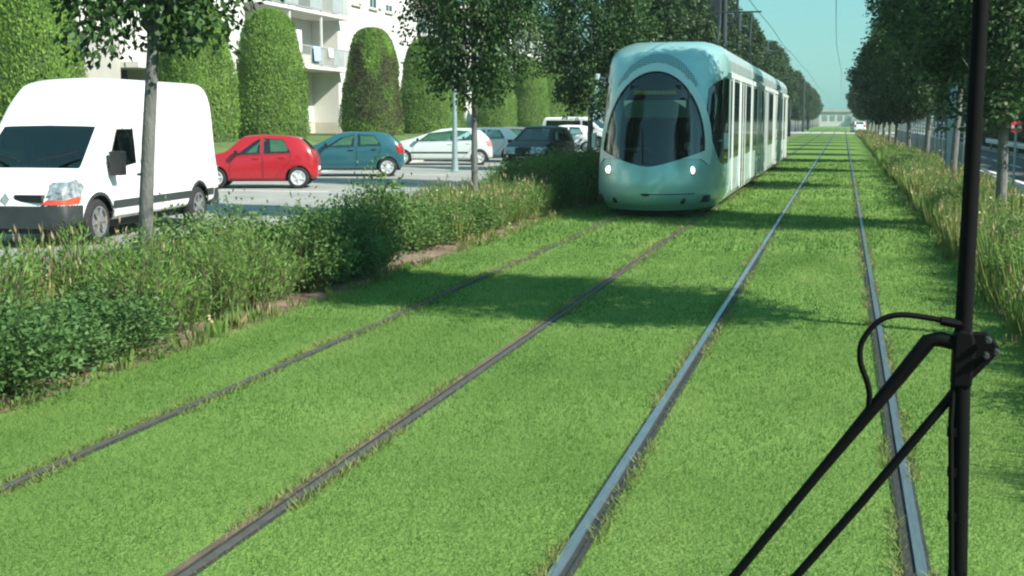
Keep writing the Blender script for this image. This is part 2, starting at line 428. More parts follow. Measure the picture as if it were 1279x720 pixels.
P_ = []
for r_, o_ in zip(RX, (-1, 1, -1, 1)):
    for a_, b_, n_ in ((.03, .075, 4200), (-.11, -.05, 3600)):
        yy = 4.2 + 36 * rng.uniform(0, 1, n_) ** 1.8; keep = np.array([noise.noise(Vector((r_, v * .7, a_ * 9))) for v in yy]) > -.05
        yy = yy[keep]; P_.append(np.stack([r_ + o_ * rng.uniform(a_, b_, len(yy)), yy, np.full(len(yy), -.003)], -1))
P_ = np.concatenate(P_)
g = blades('dry_grass', P_, rng.uniform(.02, .055, len(P_)), .006 + .0009 * P_[:, 1] * rng.uniform(.6, 1.2, len(P_)), 1.6, M['leaf_dry'])
tag(g, 'thin line of dry straw coloured grass along the edges of the rails', 'grass', kind='stuff')

# ------------------------------------------------------------------ leaves and plants
def leaf_quads(C, D, L, W, fold=.25, Nrm=None):
    """leaves from base C along D, random roll."""
    n = len(C)
    D = D / np.linalg.norm(D, axis=1)[:, None]
    r = rng.normal(size=(n, 3)) if Nrm is None else Nrm + rng.normal(size=(n, 3)) * .35; S = np.cross(D, r); S /= np.linalg.norm(S, axis=1)[:, None] + 1e-9
    Nn = np.cross(D, S)
    mid = C + D * (L * .45)[:, None] + Nn * (W * fold)[:, None] * 0
    a = mid + S * (W / 2)[:, None] + Nn * (W * fold)[:, None]; b = mid - S * (W / 2)[:, None] + Nn * (W * fold)[:, None]
    tip = C + D * L[:, None]
    V = np.stack([C, a, tip, b], 1).reshape(-1, 3)
    F = np.arange(4 * n).reshape(n, 4)
    return V, F

def crown_radius(t):
    t = np.clip(t, 0, 1)
    return np.where(t < .32, .42 + .58 * np.sin(t / .32 * PI / 2), np.cos((t - .32) / .68 * PI / 2) ** .75)

def tree_meshes(seed, n_clump=430, per=120, leafL=.092, height=8.7, base=2.15, rad=1.5, matname='leaf_tree'):
    rs = np.random.default_rng(seed)
    # trunk
    mb = MB()
    p = [Vector((0, 0, -.05))]; bd = rs.normal(size=2) * .012
    for i in range(1, 14):
        z = i * (height * .86) / 13
        p.append(Vector((bd[0] * i + .012 * math.sin(i * .9 + seed), bd[1] * i + .012 * math.sin(i * .7), z)))
    rad_ = [max(.018, .082 * (1 - .85 * (q.z / height)) ** 1.0) for q in p]; rad_[0] = .11
    mb.tube(p, rad_, 10)
    ends = []
    for i in range(30):
        t = (i + .5) / 30; z0 = base - .25 + t * (height * .78 - base)
        a = i * 2.4 + rs.normal() * .3
        zz = z0 / (height * .86) * 13; k0 = int(zz); f = zz - k0
        c = p[min(k0, 12)].lerp(p[min(k0 + 1, 13)], f)
        rr = rad * float(crown_radius(np.array((z0 + .7 - base) / (height - base)))) * rs.uniform(.65, .95)
        e = c + Vector((math.cos(a) * rr, math.sin(a) * rr, rs.uniform(.5, 1.2)))
        mid = c.lerp(e, .5) + Vector((0, 0, -.12 + rs.normal() * .06))
        mb.tube([c, mid, e], [.034 * (1 - .5 * t), .02, .006], 5)
        ends.append((c, mid, e))
    bm_ = bpy.data.meshes.new('trunk'); bm_.from_pydata(mb.v, [], mb.f); bm_.materials.append(M['bark'])
    bm_.polygons.foreach_set('use_smooth', [True] * len(bm_.polygons)); bm_.update()
    # crown: clumps inside the envelope with lobes
    cs = []
    while len(cs) < n_clump:
        t = rs.uniform(0, 1) ** .9; a = rs.uniform(0, 2 * PI)
        z = base + t * (height - base)
        lob = 1 + .22 * math.sin(3 * a + seed + t * 5) + .15 * math.sin(5 * a - t * 11 + seed * 2)
        rmax = rad * float(crown_radius(np.array(t))) * lob
        r_ = rmax * (rs.uniform(.12, 1) ** .5)
        if noise.noise(Vector((math.cos(a) * r_ * 1.1, math.sin(a) * r_ * 1.1, z * .9 + seed * 7))) < -.34: continue
        cs.append((r_ * math.cos(a), r_ * math.sin(a), z))
    cs = np.array(cs)
    cn = np.repeat(cs, per, 0); n = len(cn)
    off = np.clip(rs.normal(size=(n, 3)), -1.5, 1.5) * np.array([.17, .17, .2])
    C = cn + off
    D = np.stack([C[:, 0] * .45, C[:, 1] * .45, np.full(n, -.55)], -1) + rs.normal(size=(n, 3)) * .5
    V, F = leaf_quads(C, D, leafL * rs.uniform(.7, 1.25, n), leafL * .62 * rs.uniform(.7, 1.2, n))
    me = arrays_mesh('crown', V, F); me.materials.append(M[matname])
    return bm_, me

def place_tree(meshes, label, loc, rz, sc=(1, 1, 1), group=None, name='street_tree'):
    t = thing(name, label, 'tree', loc, rz, group); t.scale = sc
    for n, me in zip(('trunk', 'crown'), meshes):
        o = bpy.data.objects.new(n, me); COL.objects.link(o); o.parent = t
    return t

T = [tree_meshes(1, base=2.3), tree_meshes(2, base=2.1), tree_meshes(3, base=2.75), tree_meshes(4, 330, base=3.2, height=8.0, rad=1.35)]
TF = [tree_meshes(11, 380, 50, .17, matname='leaf_far'), tree_meshes(12, 380, 50, .17, matname='leaf_far')]
# left row
place_tree(T[2], 'street tree whose bare trunk stands in front of the white van', (-6.55, 11.1, 0), 1.1, (.95, .95, .97), 'street trees along the tramway')
place_tree(T[0], 'street tree with a thin trunk beside the grey lamp post', (-6.4, 22.3, 0), 3.0, (.78, .78, 1.0), 'street trees along the tramway')
place_tree(T[1], 'dark street tree just left of the tram, white cars behind its trunk', (-6.4, 33.2, 0), .4, (1.06, 1.06, 1.02), 'street trees along the tramway')
yl = [44, 51, 58, 65, 73.5, 84, 92, 100, 112, 121, 131, 141]
for i, y in enumerate(yl):
    place_tree(TF[i % 2], 'dark green tree in the left row rising behind the tram roof', (-6.5 + random.uniform(-.3, .3), y, 0), random.uniform(0, 6), (random.uniform(.9, 1.1),) * 2 + (random.uniform(.9, 1.05),), 'trees behind the tram')
for i, y in enumerate([186, 196, 206, 217, 229, 242, 256, 272, 290]):
    place_tree(TF[i % 2], 'small far tree left of the track beyond the crossing street', (-6.6 + random.uniform(-.3, .3), y, 0), random.uniform(0, 6), (1.2, 1.2, random.uniform(.78, .95)), 'far trees beyond the crossing')
# right row
place_tree(T[3], 'street tree beside the right planting, nearest the camera, casting its shadow over the rails', (2.75, 11.0, 0), 2.2, (1.05, 1.05, 1.0), 'street trees right of the track')
place_tree(T[1], 'street tree right of the wiper blade with a pale trunk in the planting', (2.55, 22.4, 0), 5.0, (1.2, 1.2, .93), 'street trees right of the track')
place_tree(T[2], 'street tree whose trunk stands just left of the wiper blade', (2.75, 34.8, 0), 1.7, (1.2, 1.2, 1.05), 'street trees right of the track')
place_tree(T[0], 'street tree with its thin trunk against the blue grey fence', (2.75, 45.8, 0), 4.2, (1.2, 1.2, 1.0), 'street trees right of the track')
for i, y in enumerate([56.6, 67, 78, 89, 100, 111, 122, 133, 144, 155, 190, 204, 218, 236]):
    place_tree(TF[i % 2], 'tree in the distant part of the row right of the track', (2.8 + random.uniform(-.2, .2), y, 0), random.uniform(0, 6), (1.18, 1.18, random.uniform(.82, 1.0)), 'far street trees right of the track')
# dark trees across the right road
for i, (x, y) in enumerate([(14.5, 34), (15.5, 41), (14.3, 49), (16, 57), (14.8, 66), (15.5, 76), (14.5, 87), (16, 100), (15, 116), (15, 134)]):
    t = place_tree(TF[i % 2], 'dark tree on the far side of the right hand road', (x - 3.2, y, -1.4), random.uniform(0, 6), (1.8, 1.8, .95), 'trees across the right road')

# clipped conifers ---------------------------------------------------------
def conifer_mesh(seed, H=5.3, Rb=1.62, n=15000, deadside=False):
    rs = np.random.default_rng(seed)
    prof = lambda t: Rb * (1 - .40 * t ** 1.5) * np.clip(1 - t ** 14, 0, 1) ** .42 * (.94 + .06 * np.clip(t * 8, 0, 1))
    # core
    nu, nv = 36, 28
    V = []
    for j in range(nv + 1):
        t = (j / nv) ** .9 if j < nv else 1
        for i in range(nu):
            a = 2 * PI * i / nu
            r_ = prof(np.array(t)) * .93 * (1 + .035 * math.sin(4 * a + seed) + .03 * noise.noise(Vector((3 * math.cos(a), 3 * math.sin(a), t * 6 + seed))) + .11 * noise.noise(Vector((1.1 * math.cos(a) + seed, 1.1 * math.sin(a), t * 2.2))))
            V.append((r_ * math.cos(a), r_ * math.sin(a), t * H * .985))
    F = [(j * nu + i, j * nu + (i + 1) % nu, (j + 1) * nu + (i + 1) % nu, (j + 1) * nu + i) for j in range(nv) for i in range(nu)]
    nc = len(F)
    t = rs.uniform(0, 1, n) ** .85; 
    ntop = n // 9
    t[:ntop] = 1 - rs.uniform(0, .05, ntop) ** 1.0
    a = rs.uniform(0, 2 * PI, n)
    bump = np.array([noise.noise(Vector((2.6 * math.cos(x), 2.6 * math.sin(x), y * 7 + seed))) for x, y in zip(a, t)])
    low = np.array([noise.noise(Vector((1.1 * math.cos(x) + seed, 1.1 * math.sin(x), y * 2.2))) for x, y in zip(a, t)])
    r_ = prof(t) * (1 + .035 * np.sin(4 * a + seed) + .07 * bump + .11 * low) * rs.uniform(.9, 1.0, n)
    r_[:ntop] *= np.sqrt(rs.uniform(0, 1, ntop))
    C = np.stack([r_ * np.cos(a), r_ * np.sin(a), t * H], -1)
    D = np.stack([np.cos(a) * .75, np.sin(a) * .75, np.full(n, .55)], -1) + rs.normal(size=(n, 3)) * .42
    Lf = rs.uniform(.075, .15, n); 
    out_ = np.stack([np.cos(a), np.sin(a), .25 + 1.2 * t ** 6], -1)
    D = np.stack([np.cos(a) * .3 - np.sin(a) * rs.normal(size=n) * .5, np.sin(a) * .3 + np.cos(a) * rs.normal(size=n) * .5, np.full(n, .8)], -1) + rs.normal(size=(n, 3)) * .22
    V2, F2 = leaf_quads(C, D, Lf, Lf * .42, .12, out_)
    mi2 = np.ones(n, int)
    if deadside:
        q = np.array([noise.noise(Vector((1.6 * math.cos(x), 1.6 * math.sin(x), y * 3.2))) for x, y in zip(a, t)])
        mid = np.exp(-((t - .42) / .30) ** 2)
        mi2[(q + mid * .55 + rs.normal(size=n) * .12) > .33] = 2
    VV = np.concatenate([np.array(V), V2]); FF = np.concatenate([np.array(F), F2 + len(V)])
    me = arrays_mesh('clipped_conifer', VV, FF, np.concatenate([np.zeros(nc, int), mi2]))
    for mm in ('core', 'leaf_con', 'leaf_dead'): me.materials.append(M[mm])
    return me
CM = [conifer_mesh(5, n=30000), conifer_mesh(6, n=30000), conifer_mesh(8, n=30000, deadside=True)]
con = [(33.2, 0, 'clipped conifer at the left edge, above the bonnet of the white van', 1.0),
       (42.6, 1, 'clipped conifer behind the rear of the white van and the bare trunk', .97),
       (49.9, 0, 'broad clipped conifer rising behind the red car', 1.0),
       (61.4, 2, 'clipped conifer with a brown dead patch behind the teal car', 1.0),
       (69.2, 1, 'clipped conifer just right of the browned one', .98),
       (73.6, 0, 'shorter clipped conifer left of the grey lamp post', .72),
       (84.8, 1, 'clipped conifer behind the thin tree trunk, right of the lamp post', .93),
       (94.2, 0, 'clipped conifer under the gap where the building end shows', .98),
       (103.4, 1, 'clipped conifer second left of the dark tree by the tram', .98),
       (112.5, 0, 'clipped conifer half hidden by the dark tree by the tram', .9)]
for i, (y, v, lab, s) in enumerate(con):
    o = bpy.data.objects.new('clipped_conifer', CM[v]); COL.objects.link(o)
    o.location = (-23 + .25 * math.sin(i * 2.1), y, .97); o.rotation_euler = (0, 0, i * 1.3 if v != 2 else -2.2); o.scale = (s if s > .8 else .9, s if s > .8 else .9, s)
    tag(o, lab, 'conifer', 'clipped conifers in front of the building')

# planting ------------------------------------------------------------------
def shrub_meshes(kind, seed, r, h):
    rs = np.random.default_rng(seed)
    st = MB(); Cs = []; Ds = []; Ls = []; Ws = []
    if kind in ('broad', 'dark'):
        ns, per, L0, W0 = (60, 80, .046, .027) if kind == 'broad' else (64, 42, .05, .028)
        for i in range(ns):
            a = rs.uniform(0, 2 * PI); q = math.sqrt(rs.uniform(0, 1))
            tip = np.array([r * q * math.cos(a), r * q * math.sin(a), h * (1 - .55 * q * q) * rs.uniform(.55, 1.05)])
            st.tube([(tip[0] * .2, tip[1] * .2, -.02), (tip[0] * .6, tip[1] * .6, tip[2] * .55), tuple(tip)], [.008, .006, .003], 4)
            c = tip + rs.normal(size=(per, 3)) * np.array([.09, .09, .10]); c[:, 2] = np.maximum(c[:, 2], .02)
            Cs.append(c); Ds.append(np.array([tip[0], tip[1], .35]) * .8 + rs.normal(size=(per, 3)) * .45)
            Ls.append(L0 * rs.uniform(.6, 1.3, per)); Ws.append(W0 * rs.uniform(.7, 1.2, per))
            # foliage along the stem so that no hollow shows
            tt = rs.uniform(.15, .9, per // 2)[:, None]
            c = tip * tt + rs.normal(size=(per // 2, 3)) * .06; c[:, 2] = np.maximum(c[:, 2], .02)
            Cs.append(c); Ds.append(np.array([tip[0], tip[1], .25]) + rs.normal(size=(per // 2, 3)) * .5)
            Ls.append(L0 * rs.uniform(.6, 1.2, per // 2)); Ws.append(W0 * rs.uniform(.7, 1.2, per // 2))
        mat = M['leaf_broad'] if kind == 'broad' else M['leaf_dark']
    else:   # fine upright stems
        for i in range(80):
            a = rs.uniform(0, 2 * PI); q = math.sqrt(rs.uniform(0, 1)); b = np.array([r * .5 * q * math.cos(a), r * .5 * q * math.sin(a), 0])
            tip = np.array([r * q * math.cos(a), r * q * math.sin(a), h * rs.uniform(.7, 1.1) * (1 - .25 * q)]) + rs.normal(size=3) * .03
            st.tube([tuple(b), tuple((b * .45 + tip * .55) * np.array([.92, .92, 1])), tuple(tip)], [.005, .004, .002], 4)
            per = 34
            tt = rs.uniform(.08, 1, per)[:, None]
            c = b * (1 - tt) + tip * tt + rs.normal(size=(per, 3)) * .018
            Cs.append(c); Ds.append(np.array([math.cos(a) * .3, math.sin(a) * .3, .8]) + rs.normal(size=(per, 3)) * .38)
            Ls.append(rs.uniform(.045, .10, per)); Ws.append(rs.uniform(.010, .018, per))
        mat = M['leaf_fine']
    V, F = leaf_quads(np.concatenate(Cs), np.concatenate(Ds), np.concatenate(Ls), np.concatenate(Ws))
    fo = arrays_mesh('foliage', V, F); fo.materials.append(mat)
    sm = bpy.data.meshes.new('stems'); sm.from_pydata(st.v, [], st.f); sm.materials.append(M['wood']); sm.update()
    return fo, sm

SH = {'broad': [shrub_meshes('broad', 21, .52, .62), shrub_meshes('broad', 22, .5, .7)],
      'dark': [shrub_meshes('dark', 23, .52, .8), shrub_meshes('dark', 24, .48, .9)],
      'fine': [shrub_meshes('fine', 25, .45, .95), shrub_meshes('fine', 26, .42, 1.05)]}
def place_shrub(kind, v, x, y, s, label, group, hs=1):
    t = thing('shrub', label, 'shrub', (x, y, 0), random.uniform(0, 6.2), group); t.scale = (s, s, s * hs)
    for n, me in zip(('foliage', 'stems'), SH[kind][v]):
        o = bpy.data.objects.new(n, me); COL.objects.link(o); o.parent = t
G1 = 'shrubs in the left planting near the camera'
LB = {'broad': 'low broad leaved blue green shrub at the front of the left planting',
      'dark': 'dense small leaved dark green shrub in the left planting',
      'fine': 'upright feathery light green shrub in the left planting'}
y = 4.6; i = 0
while y < 15.2:
    if y < 8.2: kind = 'broad'
    elif y < 9.3: kind = ('broad', 'fine')[i % 2]
    elif y < 12.6: kind = 'fine'
    else: kind = ('dark', 'broad', 'dark')[i % 3]
    place_shrub(kind, i % 2, -5.62 + random.uniform(-.08, .08), y, random.uniform(.92, 1.12), LB[kind], G1, random.uniform(.62, 1.08) * {'broad': .95, 'fine': .88, 'dark': 1.1}[kind] * (1.12 if y > 12.5 else 1))
    k2 = ('broad', 'fine', 'dark', 'fine')[i % 4] if y < 12.4 else ('dark', 'fine')[i % 2]
    place_shrub(k2, (i + 1) % 2, -6.5 + random.uniform(-.15, .15), y + .3, random.uniform(.95, 1.15), 'taller mixed green shrub at the back of the left planting beside the car park', 'shrubs at the back of the left planting', random.uniform(.80, 1.06) if y < 9.6 else random.uniform(.62, .96))
    y += .68; i += 1
place_shrub('dark', 1, -6.35, 15.6, 1.05, 'dark shaded shrub standing at the edge of the bare soil gap', 'shrubs by the bare soil gap', .75)
G2 = 'shrubs in the clump beyond the bare soil gap'
y = 17.2; i = 0
while y < 24.6:
    kind = ('dark', 'dark', 'fine', 'fine')[min(3, int((y - 17) / 1.4))]
    place_shrub(kind, i % 2, -5.75 + random.uniform(-.08, .08), y, random.uniform(.9, 1.05), {'dark': 'rounded small leaved shrub at the front of the clump beyond the soil gap', 'fine': 'feathery yellow green shrub in the clump beside the tram'}[kind], G2, random.uniform(.62, .8))
    place_shrub('fine' if i % 3 else 'dark', (i + 1) % 2, -6.6, y + .3, 1.0, 'feathery shrub at the back of the clump around the thin tree trunk', 'shrubs at the back of the clump beyond the gap', random.uniform(.65, .82))
    y += .72; i += 1
y = 25.6; i = 0
while y < 36:
    place_shrub('dark', i % 2, -5.75 + random.uniform(-.1, .1), y, 1.25, 'dark green shrub in the shadow beside the tram', 'shrubs in the shade of the tram', 1.0)
    place_shrub('dark', i % 2, -6.8 + random.uniform(-.1, .1), y + .4, 1.2, 'dark green shrub in the shadow behind the front of the tram', 'shrubs behind the tram front', .9)
    y += 1.0; i += 1

def tuft_stuff(name, boxes, label, hmin, hmax, seedfrac, flowerfrac, per=26, dark=0.0):
    Vs = []; Fs = []; Ms = []; nb = 0
    def add(V, F, mi):
        nonlocal nb
        Vs.append(V); Fs.append(F + nb); Ms.append(np.full(len(F), mi)); nb += len(V)
    for (x0, x1, y0, y1, dens, sc) in boxes:
        n = int((x1 - x0) * (y1 - y0) * dens)
        bx = rng.uniform(x0, x1, n); by = rng.uniform(y0, y1, n)
        for i in range(n):
            hh = rng.uniform(hmin, hmax) * (.72 + .5 * noise.noise(Vector((bx[i] * .9, by[i] * .45, 3.3))))
            a = rng.uniform(0, 2 * PI, per); q = np.sqrt(rng.uniform(0, 1, per))
            C = np.stack([bx[i] + q * .07 * np.cos(a), by[i] + q * .07 * np.sin(a), np.zeros(per)], -1)
            D = np.stack([np.cos(a) * .34 * q, np.sin(a) * .34 * q, np.ones(per)], -1) + rng.normal(size=(per, 3)) * .09
            Lf = hh * rng.uniform(.55, 1.1, per)
            V, F = leaf_quads(C, D, Lf, np.full(per, .016 * sc) * rng.uniform(.7, 1.4, per), .1)
            add(V, F, 0 if rng.random() > dark else 3)
            if rng.random() < seedfrac:
                tips = V.reshape(per, 4, 3)[:, 2][:8]
                V2, F2 = leaf_quads(tips - np.array([0, 0, .04]), np.tile([0, 0, 1.], (len(tips), 1)) + rng.normal(size=(len(tips), 3)) * .2, np.full(len(tips), .1), np.full(len(tips), .022 * sc))
                add(V2, F2, 1)
            if rng.random() < flowerfrac:
                tips = V.reshape(per, 4, 3)[:, 2][:5]
                for kk in range(2):
                    V2, F2 = leaf_quads(tips - np.array([.014, 0, 0]), np.tile([1., 0, .3], (len(tips), 1)) + rng.normal(size=(len(tips), 3)) * .5, np.full(len(tips), .03 * sc ** .5), np.full(len(tips), .028 * sc ** .5))
                    add(V2, F2, 2)
    me = arrays_mesh(name, np.concatenate(Vs), np.concatenate(Fs), np.concatenate(Ms))
    for mm in ('leaf_straw', 'leaf_seed', 'flower', 'leaf_fine'): me.materials.append(M[mm])
    o = bpy.data.objects.new(name, me); COL.objects.link(o)
    return tag(o, label, 'long grass', kind='stuff')
tuft_stuff('border_grass', [(1.5, 3.4, 6, 20, 34, 1.0), (1.5, 3.4, 20, 45, 24, 1.5), (1.5, 3.3, 45, 100, 9, 2.8), (1.5, 3.1, 100, 160, 3, 5)],
           'tall dry yellow green grasses with small pale flowers filling the planting right of the track', .40, .88, .22, .07, dark=.35)
y = 6.5; i = 0
while y < 62:
    place_shrub(('fine', 'dark', 'fine', 'fine')[i % 4], i % 2, 1.95 + random.uniform(-.12, .15), y, random.uniform(.95, 1.25), 'loose olive green shrub among the long grasses right of the track', 'shrubs in the right planting', random.uniform(.6, .82))
    y += random.uniform(1.2, 2.2) * (1 + y / 80); i += 1
tuft_stuff('long_grass', [(-7.1, -6.1, 6.0, 10.5, 42, 1.0), (-6.9, -6.1, 10.5, 13, 12, 1.0), (-6.9, -5.5, 19.3, 24.9, 26, 1.2), (-6.9, -5.4, 17.2, 19.3, 6, 1), (-7.2, -5.2, 25, 34, 8, 1.4)],
           'wispy straw coloured long grass growing among the shrubs of the left planting', .68, 1.04, .5, .14, dark=.35)
tuft_stuff('edge_weeds', [(-5.3, -5.02, 4.8, 15.2, 26, .9), (-5.5, -5.02, 17.2, 25, 22, 1), (1.38, 1.6, 5, 30, 22, 1)],
           'low ragged weeds along the edge where planting meets the mown grass', .10, .24, .1, .02, per=16, dark=.55)

# ------------------------------------------------------------------ cut surfaces (vehicle bodies)
def in_poly(px, py, poly):
    poly = np.asarray(poly, float); n = len(poly); ins = np.zeros(px.shape, bool); j = n - 1
    for i in range(n):
        xi, yi = poly[i]; xj, yj = poly[j]
        c = ((yi > py) != (yj > py)) & (px < (xj - xi) * (py - yi) / (yj - yi + 1e-12) + xi)
        ins ^= c; j = i
    return ins

def near_poly(q, poly):
    poly = np.asarray(poly, float); best = np.full(len(q), 1e9); out = q.copy()
    for i in range(len(poly)):
        a = poly[i]; b = poly[(i + 1) % len(poly)]; ab = b - a
        t = np.clip(((q - a) @ ab) / (ab @ ab + 1e-12), 0, 1)[:, None]
        p = a + ab * t; d = np.linalg.norm(q - p, axis=1)
        m_ = d < best; best[m_] = d[m_]; out[m_] = p[m_]
    return out, best

AX = {'xz': (0, 2), 'yz': (1, 2), 'xy': (0, 1)}
def cut_surface(P, rules, tol=.03):
    """P (nu,nv,3); rules list of (key, plane, poly, cond). Later rules win. Returns {key: (V,F)}; key None = hole."""
    nu, nv, _ = P.shape
    gu = np.gradient(P, axis=0); gv = np.gradient(P, axis=1)
    Nn = np.cross(gu, gv); Nn /= np.linalg.norm(Nn, axis=2)[..., None] + 1e-9
    ctr = P.reshape(-1, 3).mean(0)
    if ((P.reshape(-1, 3) - ctr) * Nn.reshape(-1, 3)).sum() < 0: Nn = -Nn; flip = True
    else: flip = False
    V = P.reshape(-1, 3).copy(); N_ = Nn.reshape(-1, 3)
    i = np.arange(nu - 1)[:, None] * nv + np.arange(nv - 1)[None]
    F = np.stack([i, i + nv, i + nv + 1, i + 1], -1).reshape(-1, 4)
    if flip: F = F[:, ::-1]
    C = V[F].mean(1); FN = N_[F].mean(1)
    cls = np.zeros(len(F), int)
    for k, (key, plane, poly, cond) in enumerate(rules, 1):
        a, b = AX[plane]
        m_ = in_poly(C[:, a], C[:, b], poly) & cond(C, FN)
        cls[m_] = k
    mn = np.full(len(V), 99); mx = np.full(len(V), -1)
    for c in range(4):
        np.minimum.at(mn, F[:, c], cls); np.maximum.at(mx, F[:, c], cls)
    for k, (key, plane, poly, cond) in enumerate(rules, 1):
        touch = np.zeros(len(V), bool)
        sel = F[cls == k].ravel(); touch[sel] = True
        idx = np.where(touch & (mn != mx))[0]
        if len(idx) == 0: continue
        a, b = AX[plane]
        q, d = near_poly(V[idx][:, [a, b]], poly)
        ok = d < tol
        V[idx[ok], a] = q[ok, 0]; V[idx[ok], b] = q[ok, 1]
    res = {}
    keys = [('body',)] + [(r[0],) for r in rules]
    for kk in sorted({r[0] for r in rules if r[0] is not None} | {'body'}):
        sel = np.isin(cls, [n for n, t in enumerate(keys) if t[0] == kk])
        if not sel.any(): continue
        f = F[sel]; u, inv = np.unique(f.ravel(), return_inverse=True)
        res[kk] = (V[u], inv.reshape(-1, 4), N_[u])
    return res

def surf_part(name, part, mat, parent, off=0):
    V, F, N_ = part
    me = arrays_mesh(name, V + N_ * off, F)
    return link_mesh(name, me, mat, parent, True)

def catmull(K, per):
    """K (n,2..) knots, per list of segment counts."""
    K = np.asarray(K, float); out = []
    n = len(K)
    for s in range(n - 1):
        p0 = K[max(s - 1, 0)]; p1 = K[s]; p2 = K[s + 1]; p3 = K[min(s + 2, n - 1)]
        c = per[s]
        # centripetal-ish: damp tangents to local length
        m1 = (p2 - p0) * .5; m2 = (p3 - p1) * .5; l = np.linalg.norm(p2 - p1)
        for mm in (m1, m2):
            q = np.linalg.norm(mm)
            if q > l: mm *= l / q
        for t in np.linspace(0, 1, c, endpoint=False):
            h00 = 2 * t ** 3 - 3 * t ** 2 + 1; h10 = t ** 3 - 2 * t ** 2 + t; h01 = -2 * t ** 3 + 3 * t ** 2; h11 = t ** 3 - t ** 2
            out.append(h00 * p1 + h10 * m1 + h01 * p2 + h11 * m2)
    out.append(K[-1]); return np.array(out)

def smooth_interp(pts, xs, sig=.05):
    pts = np.array(pts, float); fx = np.linspace(pts[0, 0] - .6, pts[-1, 0] + .6, 1200)
    fz = np.interp(fx, pts[:, 0], pts[:, 1]); d = fx[1] - fx[0]; n = int(3 * sig / d) + 1
    kk = np.exp(-.5 * (np.arange(-n, n + 1) * d / sig) ** 2); kk /= kk.sum()
    return np.interp(xs, fx, np.convolve(np.pad(fz, n, 'edge'), kk, 'valid'))

WHEELS = {}
def wheel_meshes(r, spokes, wd=.19, rimmat=None):
    rimmat = rimmat or M['rim']; key = (r, spokes, rimmat.name)
    if key in WHEELS: return WHEELS[key]
    t = MB()
    M90 = Matrix.Rotation(R(-90), 4, 'X')
    t.lathe([(r * .60, -wd / 2), (r * .9, -wd / 2), (r * .98, -wd / 2 + .03), (r, -wd / 2 + .05), (r, wd / 2 - .05), (r * .98, wd / 2 - .03), (r * .9, wd / 2), (r * .66, wd / 2), (r * .62, wd / 2 - .05)], 32, M90)
    o = t.build('wheel', M['tyre'], smooth=True); me = o.data; bpy.data.objects.remove(o)
    s = MB()
    Mr = M90
    s.lathe([(r * .66, wd / 2 - .035), (r * .68, wd / 2 + .004), (r * .61, wd / 2 + .004), (r * .60, wd / 2 - .035)], 32, Mr)
    s.v; 
    s.lathe([(r * .19, wd / 2 - .03), (r * .18, wd / 2 + .006), (r * .05, wd / 2 + .012)], 16, Mr)
    for k_ in range(spokes):
        a = 2 * PI * k_ / spokes
        rc = r * .39
        s.box((rc * math.cos(a), wd / 2 - .012, -rc * math.sin(a)), (r * .46, .022, r * (.16 if spokes < 7 else .13)), ry=a)
    o = s.build('rim', rimmat); rm = o.data; bpy.data.objects.remove(o)
    WHEELS[key] = (me, rm)
    return me, rm

def add_wheels(root, L, W, xs, r, spokes, rimmat=None):
    me, rm = wheel_meshes(r, spokes, .19, rimmat)
    for x in xs:
        for s in (1, -1):
            wv = bpy.data.objects.new('wheel', me); COL.objects.link(wv); wv.parent = root
            wv.location = (x, s * (W / 2 - .115), r); wv.rotation_euler = (0, random.uniform(0, 1.2) * s, 0 if s > 0 else PI)
            rv = bpy.data.objects.new('rim', rm); COL.objects.link(rv); rv.parent = wv

